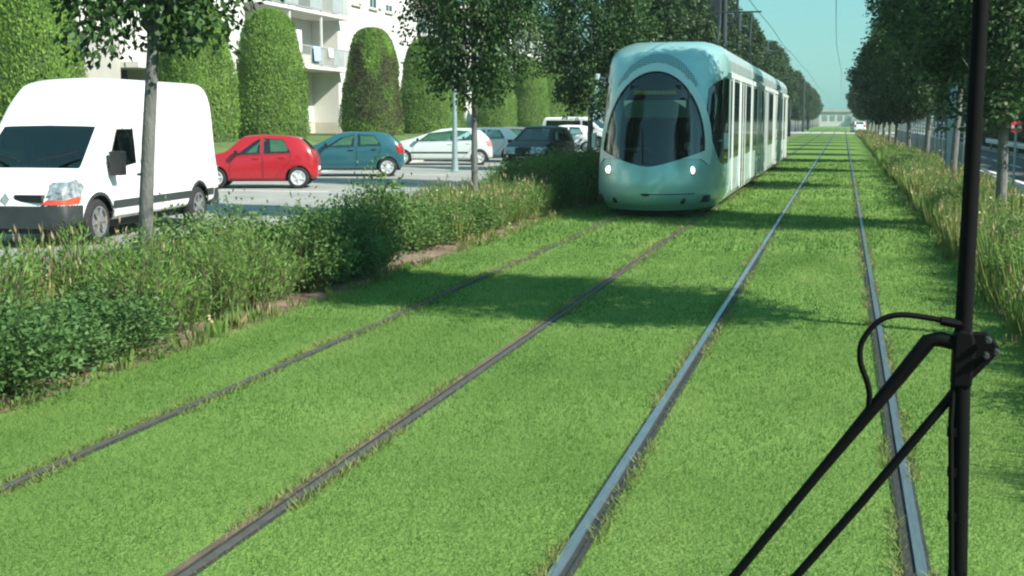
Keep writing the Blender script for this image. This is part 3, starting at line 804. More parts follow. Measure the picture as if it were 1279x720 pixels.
def make_car(name, label, cat, center, heading, S, group=None):
    """local frame: x forward, y to the car's left, z up, origin under the middle of the car."""
    root = thing(name, label, cat, center, heading, group)
    L, W, H = S['L'], S['W'], S['H']; h2 = L / 2
    nu = S.get('nu', 150)
    t = np.linspace(0, 1, nu); xs = (.5 - .5 * np.cos(PI * t)) * .45 + t * .55; xs = xs * L - h2
    zt = smooth_interp(S['top'], xs, S.get('sig', .05)); zs = smooth_interp(S['belt'], xs, .06)
    z0 = smooth_interp(S.get('sill', [(-h2, .30), (-h2 + .5, .2), (h2 - .5, .2), (h2, .26)]), xs, .05)
    u = xs / h2
    wmax = W / 2 * (1 - S.get('nose', .16) * np.clip((u - .55) / .45, 0, 1) ** 2.2 - S.get('rear', .12) * np.clip((-u - .6) / .4, 0, 1) ** 2.2)
    rnd = S.get('rnd', .10)
    dend = np.minimum(xs + h2, h2 - xs); q = np.clip(dend / rnd, 0, 1); shr = .80 + .20 * np.sqrt(1 - (1 - q) ** 2)
    tum = S.get('tum', .40)
    per = [4, 10, 12, 20, 5, 12]
    rows = []
    for i in range(nu):
        w_, a, b, c = wmax[i], z0[i], zs[i], max(zt[i], zs[i] + .03)
        g_ = c - b
        wr = w_ * .955 - g_ * tum * (1 - .3 * min(1, g_))
        K = np.array([(w_ * .80, a), (w_ * .965, a + .07), (w_, a + (b - a) * .55), (w_ * .955, b), (wr, b + g_ * .84), (wr - .06 - .05 * min(1, g_), b + g_ * .965), (0, c)])
        zc = (a + c) / 2
        K[:, 0] *= shr[i]; K[:, 1] = zc + (K[:, 1] - zc) * (.5 + .5 * shr[i])
        h_ = catmull(K, per)
        full = np.concatenate([h_ * np.array([1, 1]), (h_ * np.array([-1, 1]))[::-1][1:]])
        rows.append(np.stack([np.full(len(full), xs[i]), full[:, 0], full[:, 1]], -1))
    P = np.array(rows)
    # collapse end caps
    def cap(row, x):
        c = np.array([x, 0, row[:, 2].min()]); out = []
        for f in (.9, .8, .7, .6, .5, .4, .3, .2, .1, .01):
            r_ = c + (row - c) * f; r_[:, 0] = x; out.append(r_)
        return out
    P = np.concatenate([np.array(cap(P[0], -h2 - .012))[::-1], P, np.array(cap(P[-1], h2 + .012))])
    rules = []
    side = lambda s: (lambda C, N_: (C[:, 1] * s > 0) & (np.abs(N_[:, 1]) > .35))
    topc = lambda C, N_: (N_[:, 2] > .12)
    lowc = lambda C, N_: C[:, 2] < S['bump'][0]
    if 'bump' in S:
        zb_ = S['bump'][0]
        rules.append(('bumper_rear', 'xz', [(-h2 - .1, 0), (-h2 + S['bump'][1], 0), (-h2 + S['bump'][1], zb_), (-h2 - .1, zb_)], lambda C, N_: C[:, 2] > 0))
        rules.append(('bumper_front', 'xz', [(h2 + .1, 0), (h2 - S['bump'][2], 0), (h2 - S['bump'][2], zb_), (h2 + .1, zb_)], lambda C, N_: C[:, 2] > 0))
    for s in (1, -1):
        for dn, poly in enumerate(S['doors']):
            rules.append(('door%d%d' % (dn, s), 'xz', poly, side(s)))
        if 'strip' in S: rules.append(('side_strip%d' % s, 'xz', S['strip'], side(s)))
        for wn, poly in enumerate(S['win']):
            rules.append(('window%d%d' % (wn, s), 'xz', poly, side(s)))
        if 'head' in S: rules.append(('headlight%d' % s, S.get('headplane', 'xz'), S['head'] if S.get('headplane', 'xz') == 'xz' else [(s * y_, z_) for y_, z_ in S['head']], (lambda s: (lambda C, N_: (C[:, 1] * s > S.get('head_in', .28)) & (C[:, 0] > h2 - .75)))(s)))
        if 'head2' in S: rules.append(('indicator%d' % s, 'xz', S['head2'], (lambda s: (lambda C, N_: (C[:, 1] * s > .60) & (C[:, 0] > h2 - .75)))(s)))
        if 'tail' in S: rules.append(('tail_light%d' % s, 'xz', S['tail'], (lambda s: (lambda C, N_: C[:, 1] * s > W / 2 * .55))(s)))
        for x in S['axles']:
            r_ = S['wr'] * 1.16
            poly = [(x + r_ * math.cos(a), S['wr'] + r_ * math.sin(a)) for a in np.linspace(0, 2 * PI, 40, endpoint=False)]
            if S.get('arch'):
                r2 = r_ + S['arch']
                rules.append(('wheel_arch%d%d' % (s, x > 0), 'xz', [(x + r2 * math.cos(a), S['wr'] + r2 * math.sin(a)) for a in np.linspace(0, 2 * PI, 40, endpoint=False)], (lambda s: (lambda C, N_: C[:, 1] * s > W / 2 * .5))(s)))
            rules.append((None, 'xz', poly, (lambda s: (lambda C, N_: C[:, 1] * s > W / 2 * .5))(s)))
    if 'screen' in S: rules.append(('windscreen', 'xy', S['screen'], lambda C, N_: (N_[:, 2] > .1) & (C[:, 2] > S['screen_z'])))
    if 'rearwin' in S: rules.append(('rear_window', 'yz', S['rearwin'], lambda C, N_: (C[:, 0] < -h2 + S['rear_x']) & (N_[:, 0] < -.2)))
    parts = cut_surface(P, rules, .032)
    pm = S['paint']
    for key, pt in parts.items():
        if key == 'body': surf_part('body', pt, pm, root)
        elif key.startswith('door'):
            surf_part('door', pt, pm, root)
        elif key.startswith('window'): surf_part('window', pt, S.get('glassmat', M['glass']), root, -.008)
        elif key in ('windscreen', 'rear_window'): surf_part(key, pt, S.get('screenmat', S.get('glassmat', M['glass'])), root, -.008)
        elif key.startswith('headlight'): surf_part('headlight', pt, M['lampglass'], root, .006)
        elif key.startswith('indicator'): surf_part('indicator', pt, M['orange'], root, .008)
        elif key.startswith('tail_light'): surf_part('tail_light', pt, S.get('tailmat', M['tail']), root, .006)
        elif key.startswith('bumper'): surf_part('bumper', pt, S.get('bumpmat', M['bumper']), root, .012)
        elif key.startswith('side_strip'): surf_part('side_strip', pt, M['bumper'], root, .012)
        elif key.startswith('wheel_arch'): surf_part('wheel_arch', pt, S.get('bumpmat', M['bumper']), root, .01)
    PV = P.reshape(-1, 3)
    def side_y(x, z):
        c = PV[PV[:, 1] > .2]; j = np.argmin((c[:, 0] - x) ** 2 + (c[:, 2] - z) ** 2); return c[j, 1]
    # door seams and handles
    for dn, poly in enumerate(S['doors']):
        for s in (1, -1):
            pts = []
            pl = list(poly) + [poly[0]]
            for a, b in zip(pl[:-1], pl[1:]):
                for tt in np.linspace(0, 1, 8, endpoint=False):
                    x = a[0] + (b[0] - a[0]) * tt; z = a[1] + (b[1] - a[1]) * tt; pts.append((x, s * (side_y(x, z) + .001), z))
            pts.append(pts[0])
            MB().tube(pts, .0055, 4, False).build('door_seam', M['black'], root)
        if 'handles' in S and dn < len(S['handles']):
            x, z = S['handles'][dn]
            for s in (1, -1):
                MB().box((x, s * (side_y(x, z) + .014), z), (.17, .03, .035)).build('door_handle', S.get('handlemat', pm), root, bevel=.012)
    # window surrounds
    for poly in S['win']:
        for s in (1, -1):
            pts = []; pl = list(poly) + [poly[0]]
            for a, b in zip(pl[:-1], pl[1:]):
                for tt in np.linspace(0, 1, 8, endpoint=False):
                    x = a[0] + (b[0] - a[0]) * tt; z = a[1] + (b[1] - a[1]) * tt; pts.append((x, s * (side_y(x, z) + .001), z))
            pts.append(pts[0])
            MB().tube(pts, .009, 4, False).build('window_seal', M['black'], root)
    # underbody, interior
    MB().b2((-h2 + .12, -W / 2 + .24, .2), (h2 - .15, W / 2 - .24, .5)).build('underbody', M['dark'], root)
    if S.get('interior', True):
        fx = S['seat_x']
        for x in ([fx, fx - .85] if S.get('rearseats', True) else [fx]):
            for y_ in (-.35, .35):
                sb = MB(); sb.box((x, y_, .62), (.5, .46, .16)); sb.box((x - .27, y_, .92), (.14, .46, .6), ry=R(-14)); sb.box((x - .36, y_, 1.22), (.09, .26, .18), ry=R(-10))
                sb.build('seat', M['seat'], root, bevel=.04)
        MB().box((S['dash_x'], 0, S['dash_z']), (.35, W * .74, .18), ry=R(12)).build('dashboard', M['dark'], root, bevel=.05)
    add_wheels(root, L, W, S['axles'], S['wr'], S['spokes'], S.get('rimmat'))
    # plates
    for x, zp in ((h2 + .016, S.get('plate_f', .42)), (-h2 - .016, S.get('plate_r', .55))):
        MB().box((x, S.get('plate_y', 0), zp), (.012, .5, .105)).build('number_plate', M['plate'], root, bevel=.003)
    # mirrors
    for s in (1, -1):
        x, z, sx = S['mirror']
        y_ = side_y(x, z)
        mr = MB(); mr.box((x, s * (y_ + .06), z - .02), (.05, .14, .03)); mr.box((x - .02, s * (y_ + .15), z + .04), sx)
        mr.build('wing_mirror', S.get('mirrormat', M['black']), root, bevel=.045)
    return root, side_y

def hatch(paint, **kw):
    L = kw.get('L', 3.75); h = L / 2; H = kw.get('H', 1.5)
    k_ = H / 1.5
    S = dict(L=L, W=1.68, H=H, paint=paint, wr=.30, spokes=6, axles=(-h + .52, h - .70),
        top=[(-h, .78), (-h + .03, .98), (-h + .12, 1.06), (-h + .45, 1.40 * k_), (-h + .8, 1.475 * k_), (-h + 1.55, 1.5 * k_), (-h + 2.05, 1.455 * k_), (h - .98, 1.03), (h - .55, .93), (h - .15, .80), (h, .66)],
        belt=[(-h, .72), (-h + .2, .98), (-h + .7, 1.0), (h - 1.2, .90), (h - .5, .84), (h - .15, .72), (h, .58)],
        doors=[[(-h + 1.5, .24), (h - 1.12, .24), (h - 1.08, .6), (h - 1.2, .88), (-h + 1.52, .94)], [(-h + .98, .5), (-h + 1.2, .26), (-h + 1.47, .24), (-h + 1.49, .94), (-h + .72, .97), (-h + .75, .75)]],
        win=[[(-h + 1.56, .97), (h - 1.30, .935), (h - 1.75, 1.27 * k_), (-h + 1.56, 1.385 * k_)], [(-h + .72, 1.0), (-h + 1.46, .975), (-h + 1.46, 1.385 * k_), (-h + .92, 1.36 * k_)]],
        handles=[(-h + 1.68, .84), (-h + .95, .86)],
        screen=[(h - 1.05, -.60), (h - 1.05, .60), (-h + 2.15, .46), (-h + 2.15, -.46)], screen_z=.97,
        rearwin=[(-.52, 1.08), (.52, 1.08), (.42, 1.37 * k_), (-.42, 1.37 * k_)], rear_x=.6,
        head=[(h + .1, .60), (h - .12, .56), (h - .5, .80), (h - .3, .84), (h + .1, .74)],
        tail=[(-h - .1, .72), (-h + .18, .74), (-h + .26, 1.02), (-h - .1, 1.04)],
        bump=(.46, .15, .28), bumpmat=paint, mirror=(h - 1.28, .97, (.10, .17, .12)), seat_x=-h + 1.9, dash_x=h - 1.28, dash_z=.84)
    S.update(kw); return S

HEAD = R(198)
def car_at(rear_left_wheel, heading, S):
    """centre of the car from the contact point of its rear left wheel."""
    f = Vector((math.cos(heading), math.sin(heading), 0)); l = Vector((-f.y, f.x, 0))
    return Vector((*rear_left_wheel, 0)) - f * S['axles'][0] - l * (S['W'] / 2 - .06)
GC = 'cars parked in the car park'
S = hatch(M['red'], L=3.5, W=1.62, H=1.50, spokes=5)
red, _ = make_car('parked_car', 'small red hatchback parked between the white van and the teal car', 'car', car_at((-13.9, 31.6), HEAD, S), HEAD, S, GC)
red.scale = (.95, .95, .95)
S = hatch(M['teal'], L=3.75, W=1.66, H=1.44, spokes=8, handlemat=M['black'])
make_car('parked_car', 'dark teal hatchback parked right of the red car', 'car', car_at((-14.1, 38.9), HEAD, S), HEAD, S, GC)
L_ = 4.25; h = L_ / 2
S = hatch(M['silver'], L=L_, W=1.76, H=1.48, spokes=5, tailmat=M['tail_w'])
S['strip'] = [(-h + .95, .47), (h - 1.0, .47), (h - 1.0, .53), (-h + .95, .53)]
make_car('parked_car', 'pale silver white five door car with dark side strips behind the lamp post', 'car', car_at((-14.0, 49.3), R(195), S), R(195), S, GC)
S = hatch(M['white'], L=3.8, W=1.66, H=1.47, spokes=8)
make_car('parked_car', 'white hatchback half hidden behind the pale five door car', 'car', car_at((-13.95, 53.9), HEAD, S), HEAD, S, GC)
S = hatch(M['greycar'], L=3.9, W=1.7, H=1.47)
make_car('parked_car', 'dark grey car glimpsed between the white hatchback and the black car', 'car', car_at((-14.1, 58.5), HEAD, S), HEAD, S, GC)
S = hatch(M['blackcar'], L=3.9, W=1.72, H=1.58, spokes=5, glassmat=M['glass_dark'])
make_car('parked_car', 'black car facing the camera behind the planting, left of the tram', 'car', (-10.9, 46.7, 0), R(-96), S, GC)
S = hatch(M['white'], L=3.85, W=1.68, H=1.5, spokes=8)
make_car('parked_car', 'white hatchback seen over the roof of the black car', 'car', car_at((-13.4, 68.5), R(190), S), R(190), S, GC)

def van_spec(L, W, H, paint, **kw):
    h = L / 2
    S = dict(L=L, W=W, H=H, paint=paint, wr=.335, spokes=6, rimmat=M['steelrim'], axles=(-h + .95, h - .87), nu=190, sig=.06, tum=.10, nose=.10, rear=.03, rnd=.07, arch=.05,
        top=[(-h, 1.9), (-h + .03, H - .22), (-h + .14, H - .05), (-h + .35, H), (h - 2.35, H), (h - 1.95, H - .08), (h - 1.62, H - .36), (h - 1.34, H - .72), (h - .66, 1.14), (h - .3, 1.0), (h - .12, .90), (h - .04, .78), (h, .60)],
        belt=[(-h, 1.15), (h - 1.6, 1.15), (h - .7, 1.0), (h - .25, .84), (h - .05, .66), (h, .55)],
        sill=[(-h, .38), (-h + .5, .33), (h - .5, .30), (h, .27)],
        doors=[[(h - 2.32, .36), (h - 1.36, .36), (h - 1.24, .7), (h - 1.14, 1.08), (h - 1.55, 1.74), (h - 2.32, 1.74)]],
        win=[[(h - 2.16, 1.16), (h - 1.30, 1.08), (h - 1.28, 1.16), (h - 1.62, 1.68), (h - 2.16, 1.68)]],
        handles=[(h - 2.2, .98)], handlemat=M['black'],
        strip=[(-h + .3, .50), (h - 1.3, .50), (h - 1.3, .62), (-h + .3, .62)],
        screen=[(h - .62, -.82), (h - .62, .82), (h - 1.32, .74), (h - 1.32, -.74)], screen_z=1.1,
        head=[(h + .1, .70), (h - .05, .66), (h - .40, .72), (h - .54, .88), (h - .36, .99), (h - .14, .92), (h + .1, .78)],
        head2=[(h + .1, .63), (h - .34, .63), (h - .44, .75), (h - .05, .69), (h + .1, .72)],
        tail=[(-h - .1, .8), (-h + .06, .8), (-h + .06, 1.3), (-h - .1, 1.3)],
        bump=(.61, .25, .42), bumpmat=M['bumper'], head_in=.64, mirror=(h - 1.25, 1.14, (.17, .20, .36)), seat_x=h - 2.0, rearseats=False, dash_x=h - 1.0, dash_z=1.02, plate_f=.46, screenmat=M['glass_dark'], glassmat=M['glass_dark'])
    S.update(kw); return S
S = van_spec(5.4, 1.99, 2.49, M['white'])
vh = R(-85.5)
f = Vector((math.cos(vh), math.sin(vh), 0)); l = Vector((-f.y, f.x, 0))
vc = Vector((-10.78, 18.6, 0)) - l * .95 - f * ((S['axles'][0] + S['axles'][1]) / 2)
van, vy = make_car('delivery_van', 'white high roof delivery van with dark bumper, parked facing the camera at the left edge', 'van', vc, vh, S)
h = 2.7
for s in (1, -1):
    for pl in ([(h - 2.42, .40), (h - 2.42, 1.4), (h - 2.45, 2.1), (h - 2.5, 2.3)], [(-h + 1.75, .40), (-h + 1.75, 1.4), (-h + 1.75, 2.25)], [(-h + .3, 1.92), (h - 2.4, 1.92)], [(-h + .35, .78), (h - 2.45, .78)]):
        pts = []
        for a, b in zip(pl[:-1], pl[1:]):
            for tt in np.linspace(0, 1, 8): x = a[0] + (b[0] - a[0]) * tt; z = a[1] + (b[1] - a[1]) * tt; pts.append((x, s * (vy(x, z) - .001), z))
        MB().tube(pts, .0055, 4, False).build('panel_seam', M['bumper'], van)
for s in (1, -1):
    MB().box((h - .06, s * .36, .715), (.14, .46, .11), rz=s * R(-7)).build('grille', M['black'], van, bevel=.01)
    MB().box((h - .26, s * .36, .335), (.5, .34, .06)).build('air_intake', M['black'], van, bevel=.01)
MB().prism([(0, .80), (.07, .70), (0, .60), (-.07, .70)], 'x', h - .06, h + .012).build('badge', M['chrome'], van, bevel=.012)
for s in (1, -1):
    MB().tube([(h - .66, s * .15, 1.24), (h - .72, s * .45, 1.30), (h - .80, s * .70, 1.36)], .012, 6).build('screen_wiper', M['black'], van)
MB().box((-h + .12, 0, .42), (.3, 1.9, .22)).build('rear_step', M['bumper'], van, bevel=.03)
S = van_spec(4.8, 1.9, 1.95, M['white'], nu=120)
h = 2.4
S['top'] = [(-h, 1.3), (-h + .05, 1.75), (-h + .2, 1.92), (h - 1.9, 1.95), (h - 1.6, 1.88), (h - .75, 1.18), (h - .25, 1.0), (h, .7)]
S['win'] = [[(h - 1.95, 1.2), (h - 1.1, 1.18), (h - 1.5, 1.66), (h - 1.95, 1.7)], [(-h + .3, 1.2), (h - 2.1, 1.2), (h - 2.1, 1.7), (-h + .35, 1.7)]]
S['doors'] = []; S['handles'] = []
S['screen'] = [(h - .80, -.76), (h - .80, .76), (h - 1.52, .66), (h - 1.52, -.66)]
make_car('minibus', 'white minibus with a row of grey side windows behind the black car', 'van', (-16.2, 81, 0), R(-12), S)

# ------------------------------------------------------------------ tram
tram = thing('tram', 'silver teal tram with a rounded arched front and lit headlights coming on the left track', 'tram', (-3.44, 23.3, 0))
HW = 1.2
sp = np.array([(.16, .30), (.24, .12), (.40, .02), (.65, 0), (.95, .04), (1.3, .17), (1.8, .42), (2.3, .72), (2.7, 1.02), (2.95, 1.27), (3.12, 1.55), (3.26, 1.95), (3.35, 2.5), (3.39, 3.2)])
def setback(z): return np.interp(z, sp[:, 0], sp[:, 1])
zz = np.concatenate([np.linspace(.16, 3.05, 116), 3.05 + .34 * (1 - (1 - np.linspace(.02, 1, 34)) ** 1.6)])
szz = np.convolve(np.pad(setback(zz), 3, 'edge'), np.ones(7) / 7, 'valid')
def halfw(z):
    z = np.asarray(z, float)
    lo = np.clip((.5 - z) / .34, 0, 1); hi = np.clip((z - 2.7) / .69, 0, 1)
    return HW - .14 * lo ** 2 - .05 * hi - .50 * hi ** 4.5
YB = 3.3
th = np.linspace(-1, 1, 151)
rows = []
for z, s0 in zip(zz, szz):
    wv = float(halfw(z)); Ln = min(2.15, max(.25, YB - .12 - s0))
    a = th * PI / 2
    n_ = 2.25
    x = wv * np.sign(a) * np.abs(np.sin(a)) ** (2 / n_); y = s0 + Ln * (1 - np.abs(np.cos(a)) ** (2 / n_))
    # straight run to the bulkhead at YB
    ex = np.linspace(0, 1, 18)[1:]
    xl = np.full(len(ex), -wv); yl_ = y[0] + (YB - y[0]) * ex
    X = np.concatenate([xl[::-1], x, -xl]); Y = np.concatenate([yl_[::-1], y, yl_])
    rows.append(np.stack([X, Y, np.full(len(X), z)], -1))
P = np.array(rows)
def arch(hw, top, side, bot):
    pts = [(hw * math.cos(a), side + (top - side) * math.sin(a)) for a in np.linspace(0, PI, 40)]
    pts += [(hw * u_, side - (side - bot) * (1 - abs(u_) ** 1.45)) for u_ in np.linspace(-1, 1, 26)[1:-1]]
    return pts
scr = arch(.945, 2.72, 1.25, .97)
rim = [(1.045 * math.cos(a), 1.27 + 1.60 * math.sin(a)) for a in np.linspace(0, PI, 40)] + [(-.99, 1.0), (-.915, 1.22), (.915, 1.22), (.99, 1.0)]
rim = [(1.045 * math.cos(a), 1.27 + 1.60 * math.sin(a)) for a in np.linspace(0, PI, 44)] + [(-1.03, .96), (-.9, 1.1), (.9, 1.1), (1.03, .96)]
crown = [(.98 * math.cos(a), 1.5 + 1.58 * math.sin(a)) for a in np.linspace(R(38), R(142), 30)] + [(.86 * math.cos(a), 1.5 + 1.40 * math.sin(a)) for a in np.linspace(R(142), R(38), 30)]
front = lambda C, N_: C[:, 1] < 1.95
sidew = [(.98, 1.98), (1.12, 2.18), (1.4, 2.38), (1.8, 2.53), (2.4, 2.63), (3.05, 2.65), (3.05, 1.02), (2.9, .96), (1.9, .96), (1.6, 1.02), (1.36, 1.2), (1.10, 1.6)]
rules = [('crown_mesh', 'xz', crown, lambda C, N_: C[:, 1] < 2.2)]
for s in (1, -1):
    rules.append(('cab_window%d' % s, 'yz', sidew, (lambda s: (lambda C, N_: (C[:, 0] * s > .93)))(s)))
rules += [('rim', 'xz', rim, lambda C, N_: (C[:, 1] < 1.95) & (np.abs(C[:, 0]) < 1.05)), ('screen', 'xz', scr, front)]
pt = cut_surface(P, rules, .028)
cab = surf_part('cab_shell', pt['body'], M['tramhull'], tram)
surf_part('crown_mesh', pt['crown_mesh'], M['dots'], cab, .002)
surf_part('screen_surround', pt['rim'], M['tramrim'], cab, .016)
surf_part('windscreen', pt['screen'], M['tramglass'], tram, -.012)
for s in (1, -1): surf_part('cab_side_window', pt['cab_window%d' % s], M['glass_dark'], tram, -.01)
def nose_y(x, z):
    s0 = float(np.interp(z, zz, szz)); wv = float(halfw(z)); Ln = min(2.15, max(.25, YB - .12 - s0)); n_ = 2.25
    return s0 + Ln * (1 - (1 - min(1, abs(x) / wv) ** n_) ** (1 / n_))
# cab interior
MB().b2((-1.05, YB - .08, .3), (1.05, YB - .02, 3.1)).build('bulkhead', M['dark'], tram)
MB().b2((-1.05, .75, .3), (1.05, YB - .1, .42)).build('cab_floor', M['dark'], tram)
c = MB(); c.prism([(.62, .5), (1.5, .5), (1.55, 1.12), (1.1, 1.22), (.62, 1.0)], 'x', -.78, .78); c.build('console', M['black'], tram, bevel=.04)
c = MB(); c.box((0, 2.2, .95), (.52, .5, .14)); c.box((0, 2.46, 1.4), (.5, .14, .8), rx=R(-8)); c.box((0, 2.52, 1.9), (.28, .1, .2)); c.b2((-.12, 2.1, .42), (.12, 2.3, .9))
c.build('driver_seat', M['seat'], tram, bevel=.04)
MB().box((.02, nose_y(0, 2.15) + .18, 2.02), (1.16, .02, .34), rx=R(24)).build('sun_blind', pbr('sun_blind', (.34, .55, .52), .8, 0, .06, 3), tram)
d = MB().box((0, nose_y(0, 2.45) + .14, 2.36), (.95, .06, .22), rx=R(20)).build('destination_display', M['black'], tram)
m = MB(); x = -.40
while x < .38:
    wl = random.uniform(.03, .07); m.box((x + wl / 2, nose_y(0, 2.45) + .098, 2.33), (wl * .75, .006, .07), rx=R(20)); x += wl
m.build('display_segments', M['led'], d)
for x in (-.78, .72):
    MB().tube([(x, .9, 1.0), (x * .93, 1.25, 1.9), (x * .75, 1.6, 2.5)], .03, 8).build('screen_pillar', M['tramrim'], tram)
MB().tube([(-.10, nose_y(0, 1.06) - .02, 1.04), (-.12, nose_y(0, 1.3) - .03, 1.3), (-.16, nose_y(-.16, 1.66) - .02, 1.66)], .014, 6).build('screen_wiper', M['black'], tram)
MB().box((.62, 1.2, 1.33), (.16, .1, .12), rx=R(-20)).build('monitor', M['shutter'], tram, bevel=.01)
MB().box((-.35, 1.05, 1.24), (.5, .3, .04), rx=R(-14)).build('instrument_panel', M['fence'], tram, bevel=.01)
# lamps
for x in (-.77, .77):
    yy = nose_y(x, .90)
    ln = MB(); ln.ball((x, yy + .016, .90), .072, 10, (1, .45, 1)); ln.build('headlight', M['lampon'], tram, smooth=True)
    ln = MB(); ln.lathe([(.074, 0), (.092, .0), (.098, .02), (.08, .03)], 24, Matrix.Translation((x, yy - .008, .90)) @ Matrix.Rotation(R(90) , 4, 'X') @ Matrix.Rotation(R(-24) * (1 if x > 0 else -1), 4, 'Y'), False); ln.build('lamp_bezel', M['chrome'], tram)
    yy = nose_y(x * .8, .35)
    MB().ball((x * .8, yy + .02, .35), .065, 10, (1, .5, 1)).build('tow_recess', M['black'], tram, smooth=True)
pts = [(xx, nose_y(xx, .47) - .001, .47) for xx in np.linspace(-.12, .82, 24)]
MB().tube(pts, .009, 4).build('hatch_seam', M['black'], tram)
MB().ball((-.02, nose_y(0, .46) + .005, .46), .05, 8, (1.6, .4, .6)).build('coupler_cover', M['black'], tram, smooth=True)
for s in (1, -1):
    c = MB(); c.tube([(s * 1.16, 2.1, 2.62), (s * 1.27, 2.0, 2.66)], .025, 6); c.box((s * 1.29, 1.98, 2.66), (.07, .16, .12)); c.build('camera_pod', M['tramrim'], tram, bevel=.02)
    c = MB(); c.tube([(s * 1.1, 1.75, 1.42), (s * 1.26, 1.62, 1.42)], .02, 6); c.box((s * 1.28, 1.6, 1.42), (.08, .12, .3)); c.build('wing_mirror', M['tramrim'], tram, bevel=.03)
MB().b2((-.7, .75, .06), (.7, 3.2, .17)).build('front_skirt', M['black'], tram)

def section_poly(inset=0):
    pts = [(1.10, .20), (1.185, .34), (1.2, .6), (1.2, 2.66), (1.185, 2.74), (1.14, 2.80), (1.14, 2.84), (1.168, 2.86), (1.155, 3.02), (1.10, 3.17), (.98, 3.29), (.78, 3.36), (.5, 3.388), (.0, 3.39)]
    pts = [(x - inset if x > .3 else x, z) for x, z in pts]
    return pts + [(-x, z) for x, z in pts[::-1][1:]]
def body_run(name, y0, y1, mat, inset=0, z_cut=None):
    return MB().prism(section_poly(inset), 'y', y0, y1).build(name, mat, tram, bevel=.008)
mods = [(YB, 9.6), (10.1, 16.6), (17.1, 20.1), (20.6, 27.0), (27.5, 31.2)]
for k_, (a, b) in enumerate(mods): body_run('car_body', a + .001, b, M['tramside'])
for (a, b), (c_, d_) in zip(mods[:-1], mods[1:]): body_run('bellows', b + .001, c_ - .001, M['bellows'], .07)
def win(y0, y1, z0=1.02, z1=2.62):
    for s in (1, -1):
        MB().b2((s * 1.19, y0, z0), (s * 1.212, y1, z1)).build('side_window', M['tramwin'], tram, bevel=.012)
def door(y0, y1):
    for s in (1, -1):
        d_ = MB().b2((s * 1.19, y0, .30), (s * 1.216, y1, 2.62)).build('door', M['tramwin'], tram, bevel=.012)
        f_ = MB()
        for yy in (y0, (y0 + y1) / 2, y1): f_.b2((s * 1.2, yy - .022, .30), (s * 1.226, yy + .022, 2.62))
        f_.build('door_frame', M['tramwhite'], d_, bevel=.006)
win(3.45, 3.85); win(3.98, 5.55); door(6.0, 7.35); win(7.65, 9.3)
win(10.35, 11.6); door(11.9, 13.2); win(13.5, 14.4); door(14.7, 16.0)
win(17.3, 18.5); win(18.6, 19.85)
door(20.9, 22.2); win(22.5, 23.7); door(24.0, 25.3); win(25.5, 26.8)
win(27.7, 28.9); door(29.1, 30.3)
for yy in (3.9, 5.78, 9.48, 20.0, 26.9):
    for s in (1, -1): MB().b2((s * 1.2, yy - .11, .36), (s * 1.222, yy + .11, 2.70)).build('pillar', M['tramwhite'], tram, bevel=.008)
for a, b in mods:
    for s in (1, -1):
        MB().b2((s * 1.195, a + .02, 2.655), (s * 1.226, b - .02, 2.775)).build('cantrail', M['tramwhite'], tram, bevel=.01)
    for yy in np.arange(a + .6, b - .6, 1.7):
        if yy < 10: continue
        MB().b2((-.62, yy, 3.36), (.62, yy + 1.2, 3.44)).build('roof_box', M['tramside'], tram, bevel=.04)
body_run('tail_cab', 31.201, 32.2, M['tramhull'], .04)
for yy in (5.5, 18.6, 28.5):
    for s in (1, -1):
        c = MB(); c.b2((s * .6, yy - .9, .02), (s * .95, yy + .9, .3)); c.build('bogie', M['black'], tram)
p_ = MB(); p_.tube([(-.5, 19.2, 3.42), (-.5, 18.3, 4.2), (-.5, 19.0, 5.2)], .03, 6); p_.tube([(.5, 19.2, 3.42), (.5, 18.3, 4.2), (.5, 19.0, 5.2)], .03, 6); p_.tube([(-.8, 19.0, 5.22), (.8, 19.0, 5.22)], .03, 6)
p_.build('pantograph', M['mast'], tram)

# ------------------------------------------------------------------ apartment building
BX = -28.0
bl = thing('apartment_block', 'long pale apartment block with balconies behind the clipped conifers', 'building', (BX, 80, 1.0))
def bp(name, mb, mat, parent=None, **k_):
    o = mb.build(name, mat, parent or bl, **k_)
    if parent is None: pass
    return o
def Bx(mb, x0, x1, y0, y1, z0, z1):   # world coordinates in, building-local out
    mb.b2((x0 - BX, y0 - 80, z0 - 1.0), (x1 - BX, y1 - 80, z1 - 1.0)); return mb
bp('wall', Bx(MB(), -40, -29.6, 24, 125, .8, 10.0), M['wall'])
bp('roof', Bx(MB(), -40.3, -27.7, 23.8, 125.3, 10.0, 10.35), M['plinth'])
bays = [(24, 33.5, 'wall'), (43.2, 46.3, 'beige'), (48.8, 57.5, 'wall'), (69.3, 83.5, 'wall'), (95, 109, 'wall'), (119, 125, 'wall')]
for a, b, kind in bays:
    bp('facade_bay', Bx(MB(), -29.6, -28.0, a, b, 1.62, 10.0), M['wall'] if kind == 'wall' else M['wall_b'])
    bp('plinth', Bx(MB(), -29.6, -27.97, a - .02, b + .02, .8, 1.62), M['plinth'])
bp('facade_bay', Bx(MB(), -29.6, -28.02, 40.4, 43.2, 1.62, 10.0), M['wall_b'])
